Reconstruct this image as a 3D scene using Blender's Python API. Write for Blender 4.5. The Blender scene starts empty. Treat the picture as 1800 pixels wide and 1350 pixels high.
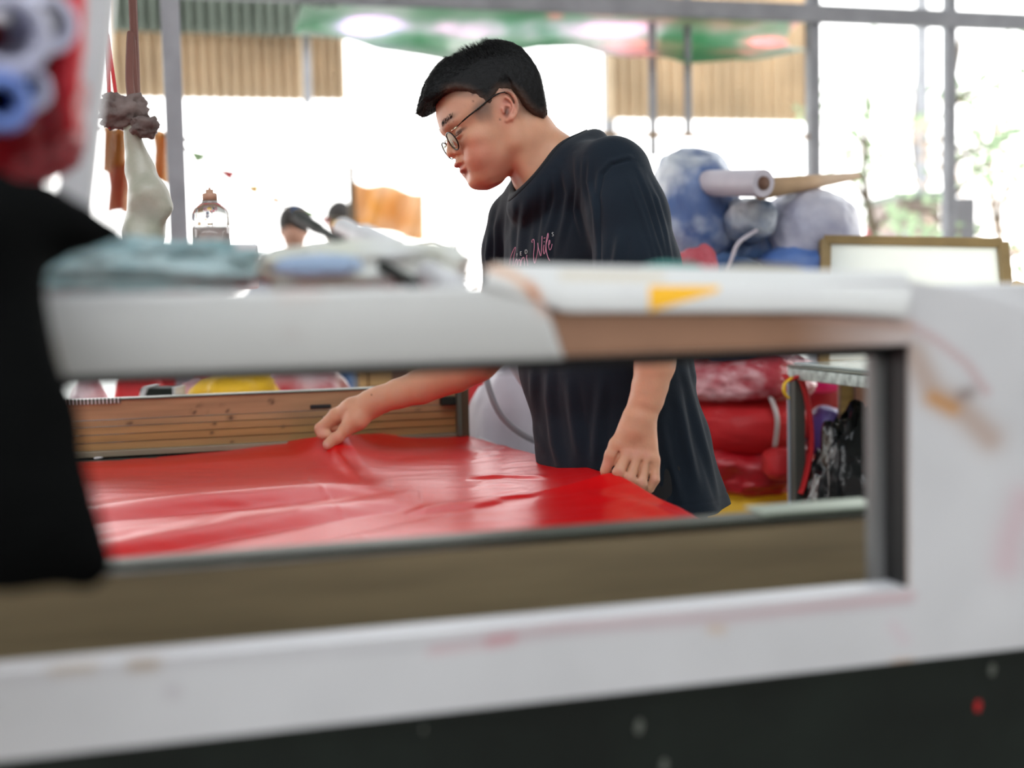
import bpy, bmesh, math, random
import numpy as np
from mathutils import Vector, Matrix, noise
random.seed(7); np.random.seed(7)
scene = bpy.context.scene
COL = scene.collection

# ---------------------------------------------------------------- camera
CAMZ = 1.16; FPX = 2250.0
PIT = math.radians(4.0); ROL = math.radians(1.26)
_f = Vector((0, math.cos(PIT), -math.sin(PIT)))
_r0 = Vector((1, 0, 0)); _u0 = _r0.cross(_f).normalized()
_r = _r0 * math.cos(ROL) - _u0 * math.sin(ROL)
_u = _r0 * math.sin(ROL) + _u0 * math.cos(ROL)
CAM = Vector((0, 0, CAMZ))
cd = bpy.data.cameras.new('camera'); cam = bpy.data.objects.new('camera', cd); COL.objects.link(cam)
cd.sensor_width = 36.0; cd.lens = 45.0; cd.clip_start = 0.05; cd.clip_end = 300
m = Matrix((( _r.x, _u.x, -_f.x, 0), (_r.y, _u.y, -_f.y, 0), (_r.z, _u.z, -_f.z, CAMZ), (0, 0, 0, 1)))
cam.matrix_world = m
cd.dof.use_dof = True; cd.dof.focus_distance = 2.22; cd.dof.aperture_fstop = 1.9
scene.camera = cam

# ---------------------------------------------------------------- world and light
w = bpy.data.worlds.new('world'); scene.world = w; w.use_nodes = True
nt = w.node_tree; bg = nt.nodes['Background']
tc = nt.nodes.new('ShaderNodeTexCoord'); sx = nt.nodes.new('ShaderNodeSeparateXYZ')
rp = nt.nodes.new('ShaderNodeValToRGB')
nt.links.new(tc.outputs['Generated'], sx.inputs[0]); nt.links.new(sx.outputs['Z'], rp.inputs[0])
rp.color_ramp.elements[0].position = 0.0; rp.color_ramp.elements[0].color = (1.0, 0.985, 0.955, 1)
rp.color_ramp.elements[1].position = 0.9; rp.color_ramp.elements[1].color = (0.86, 0.93, 1.0, 1)
nt.links.new(rp.outputs[0], bg.inputs['Color'])
bg.inputs['Strength'].default_value = 4.0
scene.view_settings.view_transform = 'Standard'; scene.view_settings.look = 'None'
scene.view_settings.exposure = 0.12; scene.view_settings.gamma = 1.0
scene.view_settings.use_curve_mapping = False
scene.cycles.max_bounces = 8; scene.cycles.diffuse_bounces = 4; scene.cycles.glossy_bounces = 3
scene.cycles.transmission_bounces = 6; scene.cycles.transparent_max_bounces = 12
scene.cycles.sample_clamp_indirect = 6.0

# ---------------------------------------------------------------- coordinates
def P(px, py, d):
    px, py, d = float(px), float(py), float(d)
    return CAM + d * (_f + (px - 900) / FPX * _r + (675 - py) / FPX * _u)
MA = math.radians(15.5)
EX = Vector((math.cos(MA), math.sin(MA), 0)); EY = Vector((-math.sin(MA), math.cos(MA), 0))
def W(u, v, z): return EX * float(u) + EY * float(v) + Vector((0, 0, float(z)))       # machine axes to world
def uvz(p): return (p.dot(EX), p.dot(EY), p.z)
def ray(px, py):
    px, py = float(px), float(py)
    return _f + (px - 900) / FPX * _r + (675 - py) / FPX * _u
def PV(px, py, v):                                                # point of a pixel ray on the plane v
    d = ray(px, py); t = v / d.dot(EY); return uvz(CAM + d * t)
def PZ(px, py, z):
    d = ray(px, py); t = (z - CAMZ) / d.z; return uvz(CAM + d * t)
def proj(co):                                                     # nx3 array -> px, py
    c = np.asarray(co, float) - np.array(CAM)
    dd = c @ np.array(_f)
    return 900 + FPX * (c @ np.array(_r)) / dd, 675 - FPX * (c @ np.array(_u)) / dd
HX = lambda px: 529 - 0.022 * (px - 400)

# ---------------------------------------------------------------- materials
def mat(name, c, rough=.6, metal=0., var=.08, scale=6., c2=None, bump=0., bscale=60., attr=None, trans=0.,
        translucent=0., sub=0., coat=0., stretch=None, detail=4., sheen=0., spec=None, lo=.35, hi=.65, alpha=1.):
    M = bpy.data.materials.new(name); M.use_nodes = True
    n = M.node_tree.nodes; L = M.node_tree.links; b = n['Principled BSDF']
    tc = n.new('ShaderNodeTexCoord'); mp = n.new('ShaderNodeMapping')
    L.new(tc.outputs['Object'], mp.inputs[0])
    if stretch: mp.inputs['Scale'].default_value = stretch
    nz = n.new('ShaderNodeTexNoise'); nz.inputs['Scale'].default_value = scale; nz.inputs['Detail'].default_value = detail
    L.new(mp.outputs[0], nz.inputs['Vector'])
    cr = n.new('ShaderNodeValToRGB')
    a = tuple(max(0, x * (1 - var)) for x in c); e = c2 if c2 else tuple(min(1, x * (1 + var)) for x in c)
    cr.color_ramp.elements[0].position = lo; cr.color_ramp.elements[1].position = hi
    cr.color_ramp.elements[0].color = (*a, 1); cr.color_ramp.elements[1].color = (*e, 1)
    L.new(nz.outputs['Fac'], cr.inputs[0])
    out = cr.outputs[0]
    if attr:
        at = n.new('ShaderNodeAttribute'); at.attribute_name = attr
        mx = n.new('ShaderNodeMix'); mx.data_type = 'RGBA'; mx.blend_type = 'MULTIPLY'; mx.inputs['Factor'].default_value = 1
        L.new(at.outputs['Color'], mx.inputs['A']); L.new(out, mx.inputs['B']); out = mx.outputs['Result']
    L.new(out, b.inputs['Base Color'])
    b.inputs['Roughness'].default_value = rough; b.inputs['Metallic'].default_value = metal
    if spec is not None: b.inputs['Specular IOR Level'].default_value = spec
    if sheen: b.inputs['Sheen Weight'].default_value = sheen
    if coat: b.inputs['Coat Weight'].default_value = coat; b.inputs['Coat Roughness'].default_value = .15
    if trans: b.inputs['Transmission Weight'].default_value = trans
    if alpha < 1: b.inputs['Alpha'].default_value = alpha
    if sub:
        b.inputs['Subsurface Weight'].default_value = sub; b.inputs['Subsurface Radius'].default_value = (1, .35, .2)
        b.inputs['Subsurface Scale'].default_value = .008
    if bump:
        nb = n.new('ShaderNodeTexNoise'); nb.inputs['Scale'].default_value = bscale; nb.inputs['Detail'].default_value = 6
        L.new(mp.outputs[0], nb.inputs['Vector'])
        bp = n.new('ShaderNodeBump'); bp.inputs['Strength'].default_value = bump; bp.inputs['Distance'].default_value = .01
        L.new(nb.outputs['Fac'], bp.inputs['Height']); L.new(bp.outputs[0], b.inputs['Normal'])
    if translucent:
        tr = n.new('ShaderNodeBsdfTranslucent'); L.new(out, tr.inputs[0])
        ms = n.new('ShaderNodeMixShader'); ms.inputs[0].default_value = translucent
        L.new(b.outputs[0], ms.inputs[1]); L.new(tr.outputs[0], ms.inputs[2]); L.new(ms.outputs[0], n['Material Output'].inputs[0])
    return M

# ---------------------------------------------------------------- object helpers
def link(name, me, m, parent=None, smooth=True):
    o = bpy.data.objects.new(name, me); COL.objects.link(o)
    if m: me.materials.append(m)
    if smooth:
        me.polygons.foreach_set('use_smooth', [True] * len(me.polygons))
    if parent is not None:
        o.parent = parent
        o.matrix_parent_inverse = Matrix.Translation(-parent.location)
    return o
def tag(o, label=None, cat=None, group=None, kind=None):
    if label: o['label'] = label
    if cat: o['category'] = cat
    if group: o['group'] = group
    if kind: o['kind'] = kind
    return o
def thing(name, loc, label, cat, group=None):
    o = bpy.data.objects.new(name, None); COL.objects.link(o); o.location = loc; o.empty_display_size = .05
    return tag(o, label, cat, group)
def meshof(v, f, name='m'):
    me = bpy.data.meshes.new(name); me.from_pydata([tuple(x) for x in v], [], f); me.update(); return me
def npmesh(v, q, name='m'):                                        # numpy verts + quads
    me = bpy.data.meshes.new(name)
    me.vertices.add(len(v)); me.vertices.foreach_set('co', np.asarray(v, np.float32).ravel())
    me.loops.add(q.size); me.loops.foreach_set('vertex_index', q.astype(np.int32).ravel())
    me.polygons.add(len(q)); me.polygons.foreach_set('loop_start', np.arange(len(q), dtype=np.int32) * 4)
    me.polygons.foreach_set('loop_total', np.full(len(q), 4, np.int32))
    me.update(calc_edges=True); me.validate(); return me
class MB:
    def __init__(s): s.v = []; s.f = []
    def add(s, v, f):
        b = len(s.v); s.v += [Vector(x) for x in v]; s.f += [tuple(i + b for i in g) for g in f]
    def box(s, o, ax, ay, az):                                     # corner + three edge vectors
        o, ax, ay, az = map(Vector, (o, ax, ay, az))
        v = [o, o + ax, o + ax + ay, o + ay]; v += [x + az for x in v]
        s.add(v, [(3, 2, 1, 0), (4, 5, 6, 7), (0, 1, 5, 4), (1, 2, 6, 5), (2, 3, 7, 6), (3, 0, 4, 7)])
    def mbox(s, u0, u1, v0, v1, z0, z1):                           # box in machine axes
        s.box(W(u0, v0, z0), EX * (u1 - u0), EY * (v1 - v0), Vector((0, 0, z1 - z0)))
    def tube(s, pts, rad, seg=12, flat=None, cap=True, closed=False):
        pts = [Vector(p) for p in pts]; n = len(pts)
        if not isinstance(rad, (list, tuple)): rad = [rad] * n
        up = Vector((0.13, .21, 1)).normalized(); V = []
        for i, p in enumerate(pts):
            if closed: t = pts[(i + 1) % n] - pts[i - 1]
            else: t = (pts[min(i + 1, n - 1)] - pts[max(i - 1, 0)])
            t.normalize()
            if i == 0:
                a = t.cross(up)
                if a.length < .05: a = t.cross(Vector((1, 0, 0)))
            else: a = a - t * a.dot(t)
            a.normalize(); b = t.cross(a)
            for k in range(seg):
                an = 2 * math.pi * k / seg
                V.append(p + (a * math.cos(an) + b * math.sin(an) * (flat or 1)) * rad[i])
        F = []
        for i in range(n if closed else n - 1):
            j = (i + 1) % n
            for k in range(seg):
                k2 = (k + 1) % seg
                F.append((i * seg + k, i * seg + k2, j * seg + k2, j * seg + k))
        if cap and not closed:
            F.append(tuple(range(seg))[::-1]); F.append(tuple((n - 1) * seg + k for k in range(seg)))
        s.add(V, F)
    def grid(s, fn, nu, nv):
        V = [fn(i / nu, j / nv) for j in range(nv + 1) for i in range(nu + 1)]
        F = [(j * (nu + 1) + i, j * (nu + 1) + i + 1, (j + 1) * (nu + 1) + i + 1, (j + 1) * (nu + 1) + i) for j in range(nv) for i in range(nu)]
        s.add(V, F)
    def build(s, name, m, parent=None, smooth=False, bevel=0, solid=0, sub=0):
        me = meshof(s.v, s.f, name); o = link(name, me, m, parent, smooth)
        if solid:
            k = o.modifiers.new('s', 'SOLIDIFY'); k.thickness = solid; k.offset = 0
        if bevel:
            k = o.modifiers.new('b', 'BEVEL'); k.width = bevel; k.segments = 3; k.limit_method = 'ANGLE'
            me.polygons.foreach_set('use_smooth', [True] * len(me.polygons))
            k = o.modifiers.new('w', 'WEIGHTED_NORMAL'); k.keep_sharp = False
        if sub:
            k = o.modifiers.new('u', 'SUBSURF'); k.levels = sub; k.render_levels = sub
        return o
def cr(pts, n=8):                                                  # Catmull-Rom through points
    pts = [Vector(p) for p in pts]; out = []
    for i in range(len(pts) - 1):
        p0, p1, p2, p3 = pts[max(i - 1, 0)], pts[i], pts[i + 1], pts[min(i + 2, len(pts) - 1)]
        for k in range(n):
            t = k / n
            out.append(.5 * ((2 * p1) + (p2 - p0) * t + (2 * p0 - 5 * p1 + 4 * p2 - p3) * t * t + (3 * p1 - p0 - 3 * p2 + p3) * t ** 3))
    out.append(pts[-1]); return out
def seg_dist(x, y, pts):                                           # distance from arrays to a 2-D polyline, with side sign and position
    best = np.full(np.shape(x), 1e9); side = np.zeros(np.shape(x)); pos = np.zeros(np.shape(x))
    n = len(pts) - 1
    for i in range(n):
        ax, ay = pts[i]; bx, by = pts[i + 1]; dx, dy = bx - ax, by - ay; l2 = dx * dx + dy * dy + 1e-12
        t = np.clip(((x - ax) * dx + (y - ay) * dy) / l2, 0, 1)
        qx, qy = x - ax - t * dx, y - ay - t * dy; d = np.hypot(qx, qy)
        s = np.sign(dx * qy - dy * qx); mk = d < best
        best = np.where(mk, d, best); side = np.where(mk, s, side); pos = np.where(mk, (i + t) / n, pos)
    return best, side, pos
def setcol(me, c, name='Col'):
    a = me.color_attributes.new(name, 'FLOAT_COLOR', 'POINT')
    c = np.concatenate([c, np.ones((len(c), 1))], 1).astype(np.float32)
    a.data.foreach_set('color', c.ravel())
def getco(me):
    a = np.empty(len(me.vertices) * 3, np.float32); me.vertices.foreach_get('co', a); return a.reshape(-1, 3)
def getno(me):
    a = np.empty(len(me.vertices) * 3, np.float32); me.vertices.foreach_get('normal', a); return a.reshape(-1, 3)

# ---------------------------------------------------------------- implicit surfaces (for bodies and cloth)
class Vol:
    def __init__(s, lo, hi, h):
        s.lo = np.array(lo, float); s.h = h
        s.n = np.ceil((np.array(hi) - s.lo) / h).astype(int) + 1
        s.d = np.full(s.n, .06, np.float32)
    def sub(s, lo, hi):
        a = np.clip(np.floor((np.array(lo) - s.lo) / s.h).astype(int), 0, s.n - 1)
        b = np.clip(np.ceil((np.array(hi) - s.lo) / s.h).astype(int) + 1, 1, s.n)
        sl = tuple(slice(a[i], max(b[i], a[i] + 1)) for i in range(3))
        ax = [(s.lo[i] + s.h * np.arange(sl[i].start, sl[i].stop)).astype(np.float32) for i in range(3)]
        return sl, ax[0][:, None, None], ax[1][None, :, None], ax[2][None, None, :]
    def op(s, lo, hi, fn, k=.01, mode='u'):
        mg = .012 + k
        sl, X, Y, Z = s.sub(np.array(lo) - mg, np.array(hi) + mg)
        e = fn(X, Y, Z).astype(np.float32); d = s.d[sl]
        if mode == 'u':
            hh = np.maximum(k - np.abs(d - e), 0) / k; s.d[sl] = np.minimum(d, e) - hh * hh * k * .25
        else:
            e = -e; hh = np.maximum(k - np.abs(d - e), 0) / k; s.d[sl] = np.maximum(d, e) + hh * hh * k * .25
    def cap(s, a, b, ra, rb, k=.01, mode='u', side=None, ratio=1.):
        a = np.array(a, float); b = np.array(b, float); ab = b - a; l2 = ab @ ab + 1e-12
        mr = max(ra, rb) * max(1, ratio)
        def fn(X, Y, Z):
            x, y, z = X - a[0], Y - a[1], Z - a[2]
            t = np.clip((x * ab[0] + y * ab[1] + z * ab[2]) / l2, 0, 1)
            x = x - t * ab[0]; y = y - t * ab[1]; z = z - t * ab[2]
            if side is not None:
                sd = np.array(side, float); sd = sd / np.linalg.norm(sd)
                q = (x * sd[0] + y * sd[1] + z * sd[2]) * (1 / ratio - 1)
                x = x + q * sd[0]; y = y + q * sd[1]; z = z + q * sd[2]
            return np.sqrt(x * x + y * y + z * z) - (ra + (rb - ra) * t)
        s.op(np.minimum(a, b) - mr, np.maximum(a, b) + mr, fn, k, mode)
    def chain(s, pts, rs, k=.01, side=None, ratio=1.):
        for i in range(len(pts) - 1): s.cap(pts[i], pts[i + 1], rs[i], rs[i + 1], k, 'u', side, ratio)
    def ell(s, c, ax, r, k=.01, mode='u'):                         # ax: three unit vectors
        c = np.array(c, float); A = [np.array(x, float) for x in ax]; mr = max(r)
        def fn(X, Y, Z):
            x, y, z = X - c[0], Y - c[1], Z - c[2]
            q = [x * A[i][0] + y * A[i][1] + z * A[i][2] for i in range(3)]
            k0 = np.sqrt(sum((q[i] / r[i]) ** 2 for i in range(3))); k1 = np.sqrt(sum((q[i] / r[i] ** 2) ** 2 for i in range(3))) + 1e-9
            return k0 * (k0 - 1) / k1
        s.op(c - mr, c + mr, fn, k, mode)
    def mesh(s):
        d = s.d; h = s.h
        sg = d < 0
        o = np.zeros(np.array(d.shape) - 1, np.uint8)
        for i in (0, 1):
            for j in (0, 1):
                for k in (0, 1):
                    o += sg[i:d.shape[0] - 1 + i, j:d.shape[1] - 1 + j, k:d.shape[2] - 1 + k]
        act = np.argwhere((o > 0) & (o < 8)); cs = np.array(o.shape)
        fid = (act[:, 0] * cs[1] + act[:, 1]) * cs[2] + act[:, 2]
        c = {}
        for i in (0, 1):
            for j in (0, 1):
                for k in (0, 1): c[i, j, k] = d[act[:, 0] + i, act[:, 1] + j, act[:, 2] + k]
        ps = np.zeros((len(act), 3)); cnt = np.zeros(len(act))
        for ax in range(3):
            for p in (0, 1):
                for q in (0, 1):
                    a = [p, q]; a.insert(ax, 0); b = [p, q]; b.insert(ax, 1)
                    da, db = c[tuple(a)], c[tuple(b)]; mk = (da < 0) != (db < 0)
                    t = np.where(mk, da / (da - db + 1e-20), 0)
                    v = np.tile(np.array(a, float), (len(act), 1)); v[:, ax] += t
                    ps += v * mk[:, None]; cnt += mk
        V = s.lo + h * (act + ps / cnt[:, None])
        Q = []
        for ax in range(3):
            sa = [slice(None)] * 3; sb = [slice(None)] * 3; sa[ax] = slice(0, -1); sb[ax] = slice(1, None)
            A, B = sg[tuple(sa)], sg[tuple(sb)]
            e = np.argwhere(A != B); inn = A[tuple(e.T)]
            o1, o2 = [(1, 2), (2, 0), (0, 1)][ax]
            ok = (e[:, o1] > 0) & (e[:, o2] > 0) & (e[:, o1] < cs[o1]) & (e[:, o2] < cs[o2])
            e = e[ok]; inn = inn[ok]; qs = []
            for (da, db) in ((0, 0), (1, 0), (1, 1), (0, 1)):
                g = e.copy(); g[:, o1] -= da; g[:, o2] -= db
                qs.append(np.searchsorted(fid, (g[:, 0] * cs[1] + g[:, 1]) * cs[2] + g[:, 2]))
            q = np.stack(qs, 1)
            q[~inn] = q[~inn][:, ::-1]
            Q.append(q)
        return V, np.concatenate(Q)

def fbm(p, s, o=3):
    return noise.fractal(Vector(p) * s, 1.0, 2.0, o)
# ================================================================ materials
M_white = mat('white_paint', (.68, .68, .695), .45, var=.04, scale=5, bump=.05, bscale=90, attr='Col')
M_whitep = mat('white_plain', (.66, .66, .665), .5, var=.05, scale=7)
M_steel = mat('grey_steel', (.30, .31, .34), .5, .1, var=.12, scale=9, bump=.1)
M_black = mat('black_paint', (.007, .011, .008), .6, spec=.3, var=.3, scale=9, bump=.1, bscale=50)
M_gasket = mat('black_rubber', (.008, .008, .009), .6)
M_alu = mat('brown_anodised', (.36, .235, .125), .42, .1, var=.14, scale=5, stretch=(1, 1, 14), bump=.06, bscale=70, attr='Col')
M_alu2 = mat('olive_anodised', (.27, .21, .12), .4, .05, var=.2, scale=3, stretch=(1, 1, 10), bump=.05)
M_lip = mat('green_steel', (.13, .15, .12), .4, .4, var=.15)
M_wood = mat('pale_wood', (.42, .25, .10), .6, var=.25, scale=6, stretch=(1, 1, 10), bump=.15)
M_bed = mat('honeycomb_black', (.03, .03, .03), .5, .4, var=.3, scale=40)
M_red = mat('red_fabric', (.62, .004, .006), .30, var=.04, scale=3, bump=.03, bscale=350, spec=.19)
M_redbag = mat('red_plastic', (.50, .010, .018), .35, c2=(.62, .16, .18), var=.1, scale=5, bump=.5, bscale=14, lo=.5, hi=.72)
M_redcl = mat('red_cloth', (.55, .012, .016), .6, var=.12, scale=5, bump=.4, bscale=12)
M_pinkbag = mat('pink_wrap', (.55, .07, .09), .3, c2=(.78, .60, .64), var=.1, scale=7, bump=.5, bscale=16, lo=.35, hi=.62)
M_yel = mat('yellow_cloth', (.85, .50, .012), .6, var=.08, scale=4, bump=.4, bscale=10)
M_blue = mat('blue_wrap', (.10, .17, .38), .3, c2=(.62, .66, .72), var=.15, scale=7, bump=.7, bscale=16, lo=.42, hi=.66)  # pale second colour paints in the white highlights of the clear film
M_navy = mat('navy_sheet', (.018, .05, .16), .4, c2=(.09, .17, .34), var=.2, scale=7, bump=.5, bscale=14)
M_lav = mat('lavender_wrap', (.36, .37, .50), .4, c2=(.58, .57, .64), var=.1, scale=8, bump=.5, bscale=18)
M_lilac = mat('lilac_sack', (.50, .46, .52), .5, c2=(.64, .58, .64), var=.1, scale=4, bump=.3, bscale=10)
M_trash = mat('black_plastic', (.008, .009, .010), .22, var=.2, bump=.7, bscale=16)
M_purple = mat('purple_bag', (.08, .05, .22), .4, var=.25, bump=.5, bscale=18)
M_magenta = mat('magenta_bag', (.65, .01, .20), .5, var=.15, bump=.4, bscale=16)
M_blackcl = mat('black_cloth', (.002, .0022, .0022), .9, var=.3, scale=10, bump=.4, bscale=25, spec=.06)
M_teal = mat('teal_film', (.24, .40, .42), .4, c2=(.42, .52, .52), var=.1, scale=16, bump=.5, bscale=30)
M_pale = mat('pale_film', (.66, .67, .66), .4, c2=(.58, .59, .48), var=.05, scale=12, bump=.5, bscale=24)
M_bluepatch = mat('blue_film', (.27, .36, .50), .5, var=.2, scale=20, bump=.4)
M_kraft = mat('kraft_paper', (.33, .175, .105), .6, var=.1, scale=6, bump=.1, attr='Col')
M_paper = mat('white_paper', (.70, .70, .68), .6, var=.03, scale=5, bump=.05, attr='Col')
M_orange = mat('orange_tape', (.80, .28, .02), .5, var=.1)
M_amber = mat('amber_sticker', (.90, .47, .01), .5, var=.04)
M_tan = mat('tan_corrugated', (.80, .62, .42), .6, .0, var=.14, scale=2, bump=.1)
M_greensh = mat('green_corrugated', (.27, .32, .27), .6, .0, var=.15, scale=2)
M_floor = mat('concrete', (.30, .29, .27), .7, var=.2, scale=2, bump=.2, bscale=20)
M_roof = mat('roof_sheet', (.30, .31, .30), .6, .2, var=.1)
M_glass = mat('clear_plastic', (.93, .95, .94), .05, trans=.95, var=.01)
M_liq = mat('cloudy_plastic', (.62, .50, .46), .3, trans=.35, var=.1)
M_capbr = mat('brown_cap', (.42, .24, .16), .5, var=.1)
M_leaf = mat('leaf', (.46, .60, .38), .5, var=.3, scale=5, translucent=.5)
M_leafo = mat('leaf_orange', (.74, .58, .46), .5, var=.3, scale=5, translucent=.5)
M_bark = mat('bark', (.16, .12, .08), .8, var=.3, bump=.4)
M_card = mat('cardboard', (.44, .29, .17), .7, var=.12, scale=6)
M_core = mat('cardboard_core', (.14, .07, .045), .8, var=.2)
M_tarp = mat('green_tarp', (.30, .60, .39), .5, c2=(.80, .85, .80), var=.15, scale=1.7, translucent=.55, bump=.3, bscale=6, attr='Col', lo=.40, hi=.60)
M_orangenet = mat('orange_banner', (.95, .50, .08), .6, c2=(.95, .72, .5), var=.1, scale=4, translucent=.4)
M_brown = mat('brown_strap', (.16, .065, .05), .7, var=.2)
M_knot = mat('grey_glove', (.15, .11, .10), .8, var=.25, scale=20, bump=.4)
M_pouch = mat('pale_green_film', (.42, .43, .33), .35, c2=(.54, .52, .44), var=.1, scale=14, translucent=.2, bump=.5, bscale=20)
M_tubew = mat('white_foam_roll', (.46, .47, .62), .6, c2=(.62, .62, .74), var=.1, scale=9, bump=.1)
M_tubeb = mat('blue_foam_roll', (.12, .22, .62), .5, c2=(.30, .40, .80), var=.1, scale=9)
M_plaster = mat('plaster', (.36, .30, .28), .8, var=.1)
M_skin0 = mat('far_skin', (.42, .22, .15), .6, var=.05)
M_hair0 = mat('far_hair', (.02, .015, .012), .7, var=.2)
M_shirt0 = mat('far_shirt', (.35, .38, .45), .8, var=.1)

# ================================================================ setting
b = MB(); b.box((-9, -5, -.1), (18, 0, 0), (0, 11.6, 0), (0, 0, .1))
tag(b.build('floor', M_floor), kind='structure')
b = MB(); b.box((-60, 6.6, -.16), (120, 0, 0), (0, 90, 0), (0, 0, .1))
tag(b.build('ground', mat('pale_ground', (.55, .54, .5), .9, var=.1)), kind='structure')
NX = 60
def roofpiece(x0, x1, y0, y1):
    b = MB(); n = max(4, int((x1 - x0) / .1)) * 2
    b.grid(lambda s, t: Vector((x0 + (x1 - x0) * s, y0 + (y1 - y0) * t, 4.3 + .03 * math.cos((x0 + (x1 - x0) * s) * 10 * math.pi))), n, 1)
    tag(b.build('ceiling', M_roof, solid=.01), kind='structure')
GAP = (-1.8, 1.9, -1.3, 1.0)                                         # roof gap added to brighten the bed from above
roofpiece(-9, 9, -5.0, GAP[2]); roofpiece(-9, 9, GAP[3], 6.4); roofpiece(-9, GAP[0], GAP[2], GAP[3]); roofpiece(GAP[1], 9, GAP[2], GAP[3])
b = MB(); b.box((-9, -5.0, 0), (18, 0, 0), (0, .12, 0), (0, 0, 3.0)); tag(b.build('wall_back', M_plaster), kind='structure')
b = MB(); b.box((-9.1, -5.0, 0), (.1, 0, 0), (0, 6.5, 0), (0, 0, 4.3)); tag(b.build('wall_left', M_plaster), kind='structure')
b = MB(); b.box((9, -5.0, 0), (.1, 0, 0), (0, 6.5, 0), (0, 0, 4.3)); tag(b.build('wall_right', M_plaster), kind='structure')

def post(px, v, w, name='steel_post', top=4.3):
    u, vv, z = PV(px, 500, v); o = W(u, v, 0)
    t = thing(name, o, None, None); t['kind'] = 'structure'
    b = MB(); b.mbox(u - w / 2, u + w / 2, v - w / 2, v + w / 2, 0, top)
    b.build('post_shaft', M_steel, t, bevel=.003)
    b = MB(); b.mbox(u - w, u + w, v - w, v + w, 0, .012); b.build('post_plate', M_steel, t, bevel=.002)
    for a in (-1, 1):
        b = MB(); b.tube([W(u + a * w * .75, v - w * .75, .01), W(u + a * w * .75, v - w * .75, .03)], .008, 8); b.build('post_bolt', M_steel, t)
    return t
VB = 5.4
post(318, 3.9, .052); post(1431, VB, .055); post(1668, VB, .05)
# the long steel beam that the posts carry
z0 = PV(1165, 19, VB)[2]
b = MB(); b.mbox(PV(520, 0, VB)[0] - 3.5, PV(1800, 30, VB)[0] + 1.5, VB - .09, VB - .035, z0 - .038, z0 + .038)
tag(b.build('trim_beam', M_steel, bevel=.004), kind='structure')
b = MB(); u0, u1 = PV(1050, 237, VB)[0], PV(1431, 240, VB)[0]; zz = PV(1240, 238, VB)[2]
b.tube([W(u0, VB, zz), W(u1, VB, zz)], .011, 10); tag(b.build('trim_rail', M_wood), kind='structure')
for px in (1148, 1210):
    p = PV(px, 110, VB + .2); q = PV(px, 236, VB + .2)
    b = MB(); b.tube([W(p[0], p[1], 4.3), W(q[0], q[1], q[2] - .1 if px < 1200 else q[2])], .018, 10); tag(b.build('trim_hanger', M_steel), kind='structure')

# corrugated sheets of the shed across the yard
def corrugated(name, x0, x1, y0, y1, v, m, label, n):
    a, c = PV(x0, y1, v), PV(x1, y1, v); zt, zb = PV((x0 + x1) / 2, y0, v)[2], PV((x0 + x1) / 2, y1, v)[2]
    t = thing(name, W((a[0] + c[0]) / 2, v, zb), label, 'sheet', 'corrugated sheets across the yard')
    du = (c[0] - a[0]) / n
    for i in range(n):
        b = MB()
        def fn(s, tt):
            u = a[0] + du * (i + s * .985)
            return W(u, v + .035 * math.cos(s * 4 * math.pi), zb + (zt - zb) * tt)
        b.grid(fn, 16, 1); b.build('panel', m, t, smooth=True, solid=.006)
    return t
corrugated('corrugated_sheet', 195, 1.0 * 536, -345, 174, 9.2, M_tan, 'tan corrugated cladding behind the grey post, upper left', 9)
corrugated('corrugated_sheet', 541, 610, -345, 176, 9.3, M_tan, 'narrow tan corrugated cladding just right of the thin brown upright', 2)
corrugated('corrugated_sheet', 195, 604, -345, 60, 8.9, M_greensh, 'grey green corrugated cladding along the very top of the picture', 10)
corrugated('corrugated_sheet', 1068, 1425, -345, 212, 9.2, M_tan, 'tan corrugated cladding seen below the green tarpaulin on the right', 10)
p = PV(535, 60, 9.1); q = PV(535, 186, 9.1)
b = MB(); b.mbox(p[0] - .05, p[0] + .05, 9.05, 9.15, 0, p[2] + 1.2)
b2 = MB(); b2.mbox(p[0] - .024, p[0] + .024, 8.98, 9.09, q[2], p[2] + 1.0)
tag(b2.build('trim_upright', M_steel, bevel=.004), kind='structure')
# unseen far roof, added to keep the sheets in shade
b = MB(); b.box(W(-9, 8.4, 4.6), EX * 17, EY * 3.4, Vector((0, 0, .05))); tag(b.build('roof', M_roof), kind='structure')
for u in (-8.5, -4.6, 4.2, 7.6):
    b = MB(); b.mbox(u, u + .1, 11.6, 11.7, -.1, 4.6); tag(b.build('trim_far_post', M_steel, bevel=.004), kind='structure')

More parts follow.
